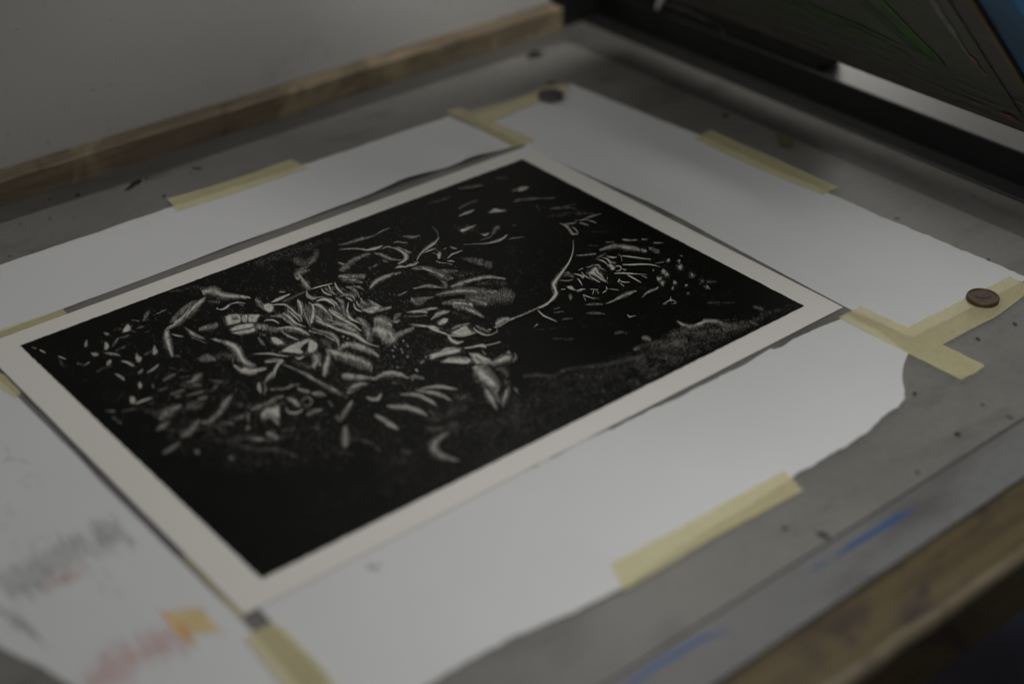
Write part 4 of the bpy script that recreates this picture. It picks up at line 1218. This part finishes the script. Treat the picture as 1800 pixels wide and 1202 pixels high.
F_([(760,980,30),(850,1000,30)], 20, 30, 60, 1.7, c=2, jit=40); F_([(650,1080,40),(800,1100,60)], 10, 30, 60, 1.4, c=2, jit=40); F_([(1050,560,12),(1120,620,16)], 50, 30, 30, 1.6, half=True)

# tangled fur along the near left
T(150, 600)
up()
for sp_ in ([(560,690,20),(700,760,50),(860,760,80),(1000,720,60),(1150,690,60),(1300,640,30)], [(820,930,30),(1000,960,50),(1180,930,50),(1400,900,60),(1600,820,50),(1800,800,30)],
            [(980,470,20),(1100,480,50),(1240,470,30)], [(1300,1050,30),(1500,1060,60),(1700,1020,60),(1900,1040,50),(2200,1000,30)], [(1560,640,30),(1700,700,60),(1900,700,70),(2150,640,40)]):
    lanes(sp_, .21, 1.0, pw=1.4, nl=12)
up()
F_([(1125,435,20),(1180,392,38),(1232,352,12)], [-55,-50], 44, 120, 2.7); F_([(1150,470,12),(1220,466,14)], 15, 30, 40, 2.2); F_([(1085,578,6),(1160,560,14),(1235,540,14)], -16, 60, 80, 2.5); F_([(915,562,5),(1000,534,14),(1050,518,7)], -16, 50, 60, 2.3)
F_([(940,594,14),(1005,580,14)], 80, 24, 34, 2.4); F_([(1000,392,5),(1100,376,7)], -8, 50, 22, 1.6, half=True); F_([(900,292,2),(1080,324,3)], 12, 60, 10, 1.4); F_([(1050,440,10),(1110,430,14)], 50, 24, 24, 1.7)
F_([(790,830,26),(850,780,56),(920,730,44),(1010,688,14)], [-50,-40,10], 32, 300, 2.3, jit=30); F_([(755,945,14),(830,900,36),(890,860,18)], -40, 32, 110, 1.9, jit=30); F_([(1075,700,30),(1160,690,46),(1225,712,20)], [-40,50], 30, 170, 2.0, jit=30); F_([(1190,620,20),(1290,600,20)], -40, 26, 50, 1.5, jit=30)
F_([(1010,1020,18),(1090,975,36),(1160,900,36),(1200,840,16)], [35,20,-60], 34, 260, 2.5, jit=20); F_([(1215,870,16),(1300,862,30),(1370,810,32),(1430,750,30),(1480,660,34),(1545,585,14)], [70,60,40,20], 36, 380, 2.2, jit=22)
F_([(820,1190,16),(900,1150,26),(1000,1075,16)], -40, 36, 110, 1.7, jit=25); F_([(1340,520,20),(1420,430,30),(1510,450,14)], -20, 28, 60, 1.4, jit=40, half=True); F_([(205,745,10),(270,742,16),(320,750,10)], 88, 30, 40, 1.7, half=True); F_([(400,745,8),(540,718,12)], -12, 40, 36, 1.7, half=True); F_([(290,810,20),(380,870,20)], 55, 40, 44, 1.4, half=True)
F_([(710,470,4),(716,490,4)], 75, 30, 6, 1.6); F_([(700,720,20),(740,820,20)], 80, 26, 20, 1.2, c=2)
T(240, 640)
up()
for (cx, cy, r, n, w_) in ((640,938,30,90,2.1),(1000,1000,32,80,2.0),(1175,682,28,130,2.6)):
    F_([(cx - r * .7, cy - 4, r * .6), (cx, cy, r), (cx + r * .7, cy + 8, r * .6)], 60, 26, n, w_, jit=30)
F_([(1215,795,12),(1270,800,24),(1340,806,14)], 10, 30, 80, 2.0, jit=20); F_([(1375,745,14),(1420,750,36),(1480,800,24)], 30, 30, 100, 2.0, jit=25); F_([(1170,520,12),(1185,620,10)], 85, 30, 40, 1.7)
P_((1308,570),(1316,510),(1360,480),(1420,470),(1490,436),(1516,440),(1522,520),(1516,600),(1482,560),(1440,590),(1404,552),(1360,570),(1338,614)); F_([(1330,600,10),(1380,560,24),(1440,580,24),(1500,640,16)], [100,95,70,72], 60, 170, 2.6)
up()
F_([(1320,590,14),(1380,600,18),(1440,610,18)], 92, 60, 60, 2.6, c=0); F_([(1330,500,14),(1480,470,20)], 80, 40, 60, 1.6, c=0)
up()
F_([(1200,500,14),(1290,462,20),(1390,425,20),(1470,375,22),(1550,350,10)], [-20,-20,-40,-20], 32, 170, 1.9, jit=25); S((1580,470,4),(1605,515,13),(1690,525,15),(1760,480,4)); F_([(1590,365,10),(1650,400,34),(1720,450,22)], [30,60,80], 36, 150, 2.1, jit=15)
F_([(1420,275,6),(1560,270,10),(1640,240,20),(1720,225,10)], -10, 30, 90, 1.7, jit=25); F_([(1700,270,14),(1800,300,20)], 30, 30, 60, 1.9, jit=20); F_([(1030,850,20),(1150,885,30),(1300,915,26),(1450,900,24),(1600,940,24),(1700,1000,16)], [30,20,5,20,30], 30, 260, 1.6, jit=35, half=True)
F_([(1170,1050,20),(1420,1040,24)], 0, 26, 60, 1.4, c=2, jit=40); F_([(890,620,10),(1020,640,16)], 12, 34, 50, 1.8, jit=20); F_([(1040,590,12),(1120,560,24),(1200,530,14)], -25, 34, 90, 1.7, jit=25, half=True); F_([(880,700,30),(960,740,40)], 40, 34, 70, 1.4, c=2, jit=40); F_([(1540,720,20),(1680,680,24)], -20, 30, 70, 1.5, half=True, jit=40)
F_([(760,180,6),(860,190,20),(950,210,10)], 10, 30, 40, 1.3, half=True, jit=30); F_([(780,300,20),(860,240,26)], -50, 26, 40, 1.3, half=True, jit=30)
T(400, 600)
up()
F_([(895,560,14),(970,568,32),(1035,578,10)], 8, 40, 110, 2.3); F_([(760,520,16),(860,545,22)], 14, 34, 80, 1.9, jit=20); F_([(780,640,10),(840,600,14),(890,640,14),(850,690,14),(790,665,10)], [-60,0,90,180,240], 26, 130, 1.7); F_([(840,790,14),(900,760,30),(1000,730,14)], -20, 32, 100, 1.7, jit=25)
F_([(1150,800,18),(1175,840,20),(1200,850,10)], 85, 40, 70, 1.7); F_([(1205,830,22),(1245,760,32),(1290,680,20),(1310,640,8)], [100,112,120], 40, 190, 2.2); F_([(1240,915,22),(1238,1000,46),(1240,1080,40),(1235,1130,12)], 88, 50, 360, 2.6)
F_([(1280,1050,10),(1420,1050,14),(1540,1100,18),(1615,1180,14)], [5,15,40,60], 40, 90, 1.4, c=2); F_([(1180,1180,16),(1340,1200,16)], 30, 40, 40, 1.4, c=2); F_([(1070,640,20),(1110,700,16)], 70, 30, 40, 1.5, half=True); F_([(930,900,24),(970,950,16)], -50, 34, 40, 1.4, half=True)

# --- hand and thicket at the right
T(950, 360)
up()
S((-10,1098,13),(60,1062,13),(120,1010,17),(165,945,24),(150,890,20),(140,845,26),(176,790,22),(232,715,18),(290,635,12),(326,560,7),(346,470,3),(345,385,1.5), rag=.3)
F_([(120,1010,16),(165,945,30),(145,860,32),(176,790,26),(260,680,16)], [-30,60,55,-45], 34, 120, 1.8); F_([(60,1060,10),(165,945,20),(145,850,22),(250,700,14)], [30,-10,0,20], 20, 60, 1.6, c=0)
F_([(618,492,8),(690,475,22),(770,452,28),(880,462,28),(1000,480,28),(1115,505,20)], [85,70,60,70,75], 24, 330, 2.0, jit=25); F_([(380,546,3),(470,542,9),(580,528,12)], [5,-5], 26, 110, 1.8, jit=25); F_([(870,376,8),(950,386,12),(1030,380,6)], 10, 24, 60, 1.8, jit=20); F_([(1065,375,6),(1140,380,6)], 20, 24, 22, 1.6); F_([(1200,412,6),(1300,412,6)], 4, 34, 36, 1.7); F_([(690,408,5),(780,402,8)], 60, 16, 34, 1.4); F_([(1150,470,14),(1220,500,20),(1200,520,8)], 34, 34, 60, 1.8); F_([(500,440,6),(600,440,6)], 20, 16, 20, 1.3, c=2); F_([(550,295,6),(760,295,6)], 0, 26, 30, 1.2, c=2)
S((588,582,1),(635,552,9),(690,522,2)); S((858,550,3),(940,558,6),(1060,575,4),(1165,586,2)); S((865,642,3),(960,642,7),(1060,638,6),(1170,643,4),(1262,666,1)); S((778,735,3),(860,732,6),(940,735,6),(1020,741,3),(1120,746,1)); S((918,750,4),(990,790,6),(1062,832,2)); S((1065,755,2),(1122,780,3)); S((1210,630,1),(1300,612,2))
S((598,588,1),(650,600,6),(705,636,2)); S((660,568,1),(712,590,9),(745,640,4)); S((695,548,1),(750,562,4),(805,566,1)); S((700,560,1),(770,570,3),(800,555,2)); P_((700,640),(745,640),(772,655),(790,692),(745,700),(738,672)); F_([(740,610,14),(790,630,14)], 30, 40, 30, 1.6)
S((785,665,1),(825,656,5),(850,672,4),(835,705,4),(795,708,1)); S((860,688,2),(902,696,4)); S((820,530,1),(850,560,2),(860,610,1)); S((900,700,1),(850,740,1))
P_((478,728),(520,704),(552,668),(580,655),(604,690),(622,730),(662,764),(684,802),(716,842),(640,806),(588,770),(540,750)); S((430,720,2),(475,765,5),(532,792,2)); S((568,650,2),(604,645,5),(638,668,2)); S((598,670,1),(670,692,3)); S((500,735,1),(545,780,5),(600,815,5),(632,832,1)); S((560,640,1),(520,665,3),(480,672,2)); S((400,700,2),(450,680,3)); S((610,730,1),(650,742,3))
up()
for k in range(7): kite(560 + k * 14, 690 + k * 14, 600 + k * 15, 760 + k * 9, 2.6, 0, 3)
up()
F_([(245,765,10),(300,752,20),(350,775,12)], [-20,10], 22, 70, 1.5, jit=30); S((250,730,1),(300,722,3),(280,735,1)); S((350,738,2),(410,752,7),(462,770,6)); S((388,790,3),(415,815,6),(440,862,2)); S((430,765,6),(450,785,8)); S((198,806,1),(280,812,3),(345,800,1))
P_((268,872),(330,868),(352,898),(376,916),(310,902)); S((218,905,3),(262,900,4)); S((375,920,2),(430,903,6),(475,903,2)); S((390,930,2),(440,912,3)); S((312,955,8),(316,985,19),(320,1012,4)); S((525,902,2),(605,906,3)); S((562,915,3),(550,952,3)); S((598,912,1),(610,950,2)); S((652,942,2),(692,918,6)); S((694,876,4),(702,905,5)); F_([(715,898,4),(825,910,4)], 30, 18, 34, 1.8)
S((818,828,6),(832,800,5),(826,795,2)); S((832,808,2),(870,826,5),(942,828,2)); S((838,838,2),(882,872,3)); S((448,960,3),(500,980,4),(575,1006,1)); S((452,966,2),(476,1022,2)); S((620,1000,1),(560,990,1)); S((705,770,2),(706,800,2))
F_([(485,1066,5),(570,1062,15),(655,1062,6)], -6, 26, 90, 1.8, jit=20); F_([(690,1056,5),(780,1020,12),(850,985,24),(930,950,24),(1010,920,8)], -20, 12, 230, 1.9, jit=45); F_([(1075,988,2),(1130,935,14),(1210,905,14),(1240,880,6)], [-45,-20], 22, 90, 1.7, jit=25); S((1070,990,1),(1115,945,3))
for a_ in ((1350,598,26,70),(1300,715,34,150),(1250,795,30,150),(1285,840,34,90),(1330,740,40,90),(1462,603,20,46),(1470,668,42,150),(1415,832,22,70),(1538,860,18,34),(1600,755,40,60),(1395,890,30,26),(1485,552,16,12),(1760,880,40,34),(1190,705,14,14),(1240,500,30,14),(1555,945,24,12),(1700,820,50,20)):
    D_(*a_, s=1.9)
S((1285,1062,1),(1370,1012,4)); S((1374,982,2),(1373,1020,6),(1376,1035,3)); S((1372,1010,3),(1422,1028,2)); F_([(1380,1055,6),(1430,1045,10)], -40, 22, 18, 1.6); S((1300,1065,1),(1330,1052,2))
F_([(490,1156,5),(580,1155,15),(670,1164,4)], 0, 40, 80, 1.8); S((914,1170,2),(945,1196,5)); S((948,1192,3),(1000,1182,2)); F_([(140,1150,6),(260,1135,8)], -8, 34, 26, 1.5, half=True); F_([(150,1110,4),(200,1095,4)], -25, 34, 8, 1.4)
# drapery top right of the figure
T(760, 280)
up()
P_((888,342),(918,306),(965,300),(1026,304),(968,340),(920,356)); F_([(850,345,18),(900,330,24)], -30, 34, 40, 1.6, half=True); F_([(290,318,8),(400,308,18),(520,285,14)], -4, 60, 110, 1.8, half=True); F_([(875,450,10),(960,432,12),(1100,426,12),(1285,420,8)], -4, 60, 130, 1.9, half=True); F_([(660,212,14),(790,205,18)], 0, 40, 50, 1.3, c=2)
F_([(1250,535,8),(1320,528,20),(1390,520,16),(1500,530,10)], 0, 40, 130, 2.0, half=True); F_([(1400,510,8),(1530,485,8)], -14, 50, 30, 1.7, half=True); F_([(1100,500,10),(1140,560,6)], 70, 30, 14, 1.4, c=2)
F_([(1210,620,20),(1350,600,40),(1500,580,40),(1700,600,40)], [10,0,-8], 34, 130, 1.3, half=True); S((1352,690,3),(1410,715,14),(1450,760,16),(1482,800,12),(1534,800,4)); S((1400,700,4),(1460,690,9),(1515,682,4)); S((1470,720,2),(1510,750,5),(1536,790,3)); S((1555,684,3),(1600,694,5),(1650,712,2)); S((1640,655,2),(1690,668,4),(1730,684,2)); S((1560,660,2),(1660,620,4),(1780,585,2)); F_([(1500,660,10),(1640,650,12)], -10, 34, 40, 1.5)
F_([(800,840,2),(960,832,3)], -3, 50, 12, 1.3); F_([(850,710,10),(890,700,8)], -10, 30, 12, 1.2, c=2); F_([(1640,920,3),(1760,925,3)], 3, 26, 16, 1.3, c=2)

# --- foliage bank at the right and the dark field below it
T(1100, 480)
up()
F_([(540,522,8),(600,560,26),(700,590,34),(790,570,34),(830,520,22),(930,525,30),(1040,560,30),(1150,560,26),(1300,530,22),(1400,560,20)], 70, 26, 620, 2.0, jit=35, half=True); F_([(560,530,6),(620,562,16),(700,570,14),(800,545,12)], 40, 30, 90, 2.6); F_([(820,508,8),(900,510,14),(1000,515,8)], 50, 30, 90, 2.2)
F_([(450,670,30),(600,640,50),(760,650,50),(900,620,40),(1100,600,40),(1300,560,30)], 75, 24, 520, 1.8, jit=35, half=True); F_([(90,820,20),(180,780,40),(300,760,50),(450,760,70),(650,730,60)], 70, 24, 520, 1.7, jit=40, half=True); F_([(170,700,16),(210,700,30),(260,720,20)], 50, 24, 110, 1.9, jit=40); F_([(85,825,14),(130,800,22)], 60, 24, 70, 1.9, jit=40)
F_([(20,930,40),(150,900,70),(350,880,90),(500,860,80)], 60, 24, 380, 1.4, jit=40, c=2); F_([(1340,360,10),(1390,380,26),(1450,400,26)], -60, 26, 100, 1.6, jit=25, half=True); F_([(1400,450,30),(1520,430,36),(1640,400,20)], -50, 24, 110, 1.4, jit=30, half=True); F_([(1340,500,30),(1450,480,40)], 60, 24, 70, 1.3, c=2)
F_([(850,325,12),(980,325,16),(1150,325,14)], 88, 24, 44, 1.4, half=True); F_([(1680,360,8),(1770,340,8)], -30, 24, 12, 1.2, c=2); F_([(850,100,20),(960,110,24)], 30, 20, 50, 1.3, half=True, jit=40); F_([(820,150,10),(890,180,10)], 30, 20, 20, 1.3, jit=30)
T(900, 480)
up()
F_([(125,1105,24),(220,1090,26),(330,1095,22),(440,1100,24),(520,1050,24),(640,1020,26),(800,1000,30),(960,985,34),(1100,950,30),(1250,920,26),(1350,900,24)], 60, 24, 620, 1.6, jit=40, half=True)
F_([(200,1180,60),(600,1120,80),(900,1080,80),(1200,1030,80)], 40, 24, 330, 1.3, jit=50, c=2); F_([(1080,650,20),(1160,635,20),(1230,655,14)], -15, 34, 50, 1.4, half=True); F_([(430,705,14),(640,710,14)], 0, 34, 44, 1.3, c=2); F_([(530,500,14),(640,490,12)], -8, 34, 50, 1.4, c=2)
S((1215,450,3),(1248,482,7)); S((1245,470,4),(1305,462,2))
for (x, y, r) in ((530,1042,14),(742,1096,12),(938,1106,22),(1095,1036,10),(742,1096,12)): F_([(x-r*.6,y,r*.7),(x+r*.6,y+3,r*.7)], 0, 14, 34, 1.8, jit=60)
T(900, 620)
for (x, y, r) in ((940,240,14),(960,410,18),(1075,400,10),(620,395,10),(950,520,16),(700,330,8)): F_([(x-r*.6,y,r*.7),(x+r*.6,y+3,r*.7)], 0, 14, 24, 1.8, jit=60)
T(720, 740)
F_([(200,120,60),(700,60,100),(1100,-30,100),(1300,-100,90)], 20, 24, 330, 1.2, c=2, jit=60)
F_([(100,300,60),(500,260,90)], 20, 26, 60, 1.1, c=2, jit=60)
up()
G([(150,610),(330,505),(520,430),(700,400),(880,480),(900,600),(880,700),(700,760),(500,830),(330,770)], 3600, c=2, L=6.5, s=.34, ang=45, jit=28, thr=.32, fr=.9)
G([(450,520),(620,480),(720,520),(760,640),(620,700),(480,640)], 1100, c=1, L=6, s=.34, ang=50, jit=22, thr=.35, fr=1.1)
G([(300,660),(520,680),(640,760),(600,830),(420,830),(280,770)], 1500, c=2, L=5, s=.45, ang=-30, jit=40, thr=.4, fr=1.2)
G([(1100,650),(1175,585),(1290,562),(1330,570),(1200,640),(1110,690)], 2600, c=1, thr=.25, L=3, s=.26)
G([(820,760),(905,695),(1000,660),(1120,615),(1200,580),(1330,560),(1180,655),(1000,745),(860,820)], 3600, c=2, thr=.2, L=3, s=.32)
G([(640,640),(740,690),(900,690),(960,740),(860,830),(700,860),(640,800)], 2400, c=2, thr=.35, L=3.5, s=.34, fr=.8)
G([(820,850),(905,690),(1000,655),(1120,612),(1200,572),(1290,558),(1370,545),(1412,540),(1200,648),(1000,750)], 5200, c=2, thr=.15)
G([(1000,690),(1110,640),(1190,600),(1300,575),(1340,572),(1180,650),(1030,720)], 2200, c=2, thr=.2)
G([(690,640),(760,700),(900,700),(930,760),(860,835),(700,880),(640,860)], 2600, c=2, thr=.3)
G([(560,850),(700,850),(760,880),(620,950),(520,930)], 500, c=2, thr=.3)
G([(100,610),(300,640),(480,740),(520,830),(400,830),(250,780)], 2200, c=2, thr=.45)
G([(420,440),(620,370),(780,320),(900,300),(980,340),(900,470),(640,420),(480,480)], 1500, c=2, thr=.5, ang=-15, jit=15)
G([(980,380),(1100,400),(1300,500),(1250,560),(1000,600),(960,560)], 1500, c=2, thr=.5)
G([(850,440),(960,430),(960,560),(880,500)], 500, c=2, thr=.4)
G([(270,650),(400,640),(470,740),(560,690),(600,760),(520,840),(300,820)], 1500, c=1, thr=.55, L=3, s=.28)
G([(520,560),(720,560),(760,660),(620,680),(520,640)], 700, c=2, thr=.4, L=3.5, s=.3)
def H(spine, ang, L, n, s=3.0, k=1.9):
    BOOST[0] = k
    Fb(spine, ang, L, n, s, 1, 8, .5, False)
    BOOST[0] = 1.0
up(2)
T(720, 580)
H([(690,395,20),(730,450,46),(790,510,50),(850,560,44),(900,610,24)], [12,14,18,30], 46, 330, 3.4)
H([(1030,640,12),(1005,710,18),(985,780,8)], 100, 50, 70)
H([(640,260,10),(720,290,26),(800,330,22)], 30, 50, 90)
T(680, 480)
H([(1180,940,16),(1240,910,30),(1310,900,24)], -20, 34, 110)
T(250, 460)
H([(275,712,4),(400,622,16),(510,535,24),(600,450,22),(640,405,8)], -42, 100, 170, 3.4)
H([(262,740,12),(262,830,24),(290,920,20),(312,985,8)], 65, 50, 120, 3)
H([(880,862,8),(985,915,24),(1030,990,26),(1080,1060,16)], 64, 56, 200, 3.4)
H([(985,1120,8),(1070,1150,22),(1180,1158,20),(1270,1128,5)], [10,-10,-22], 66, 130, 3.4)
H([(660,330,16),(760,320,24),(880,370,20),(1100,385,8)], 36, 44, 130, 1.9, 1.5)
T(450, 500)
H([(770,712,16),(890,745,22),(1020,785,24),(1130,820,22),(1200,860,14)], 64, 60, 260, 3.4)
H([(950,640,10),(1050,650,18),(1160,690,14)], 58, 46, 130, 3.2)
H([(1250,430,30),(1310,500,46),(1380,530,40)], -66, 44, 220, 2.8)
H([(765,760,10),(742,850,14),(720,930,8)], 76, 50, 80)
H([(930,965,10),(1030,975,14),(1150,985,8)], 62, 40, 80, 3, 1.6)
H([(990,1110,12),(1070,1068,14),(1150,1056,6)], -30, 46, 100, 3.4, 1.7)
H([(1350,945,12),(1440,940,16),(1540,958,10)], 0, 40, 80, 3, 1.7)
T(640, 340)
H([(900,990,8),(1040,958,14),(1240,905,12),(1420,905,8)], [-25,0,30], 30, 120, 2.4, 1.6)
H([(800,1075,8),(940,1050,16),(1080,1040,18),(1200,1050,14)], [22,40], 38, 170, 2.6, 1.6)
H([(620,800,6),(720,835,16),(820,880,16)], 22, 60, 110, 3, 1.7)
T(680, 480)
H([(700,330,10),(800,335,14),(900,350,14)], [40,70], 30, 110, 2.5, 1.6)
H([(800,375,10),(900,415,14),(980,460,8)], 58, 30, 90, 2.5, 1.6)
T(450, 380)
H([(1210,755,5),(1265,705,14),(1340,658,12),(1440,622,5)], -56, 46, 110, 3, 1.6)
H([(430,620,10),(460,640,16),(520,720,14),(560,765,8)], 55, 50, 90, 3, 1.6)
H([(890,645,5),(970,662,12),(1060,688,8)], 10, 80, 60, 3, 1.6)
T(950, 360)
H([(640,488,4),(700,465,10),(790,450,14),(1000,478,12),(1100,500,6)], 70, 24, 150, 2.0, 1.7)
G([(1110,650),(1180,580),(1290,562),(1330,568),(1200,635),(1120,680)], 1500, c=1, thr=.3, L=3, s=.32)
G([(900,690),(1000,655),(1110,625),(1150,640),(1000,715),(900,760)], 1800, c=2, thr=.25, L=3, s=.38)
T(1100, 480)
H([(560,532,4),(620,565,12),(700,580,12),(820,530,10),(930,520,10),(1020,540,6)], 60, 26, 190, 2.2, 1.5)
T(240, 640)
H([(1320,560,10),(1380,500,24),(1440,500,26),(1500,510,16)], 95, 60, 150, 3, 1.7)
# scattered burr marks in the solid black
for _ in range(260):
    T(0, 0)
    u_, v_ = random.uniform(-IX, IX), random.uniform(-IY, IY)
    z = ZI + .00003
    a = random.random() * 3.14; l = random.uniform(.0002, .0008); w2 = random.uniform(.00003, .00007)
    n0 = len(IV)
    dx, dy = math.cos(a) * l, math.sin(a) * l
    IV += [(u_ - dx, v_ - dy, z), (u_ - dy / l * w2, v_ + dx / l * w2, z), (u_ + dx, v_ + dy, z), (u_ + dy / l * w2, v_ - dx / l * w2, z)]
    IF.append((n0, n0 + 1, n0 + 2, n0 + 3)); IM.append(6)
mesh("inked_image", IV, IF, [M_INK] + TONES, prnt, IM)
print("engraving faces", len(IF), "layers", LAYER[0])
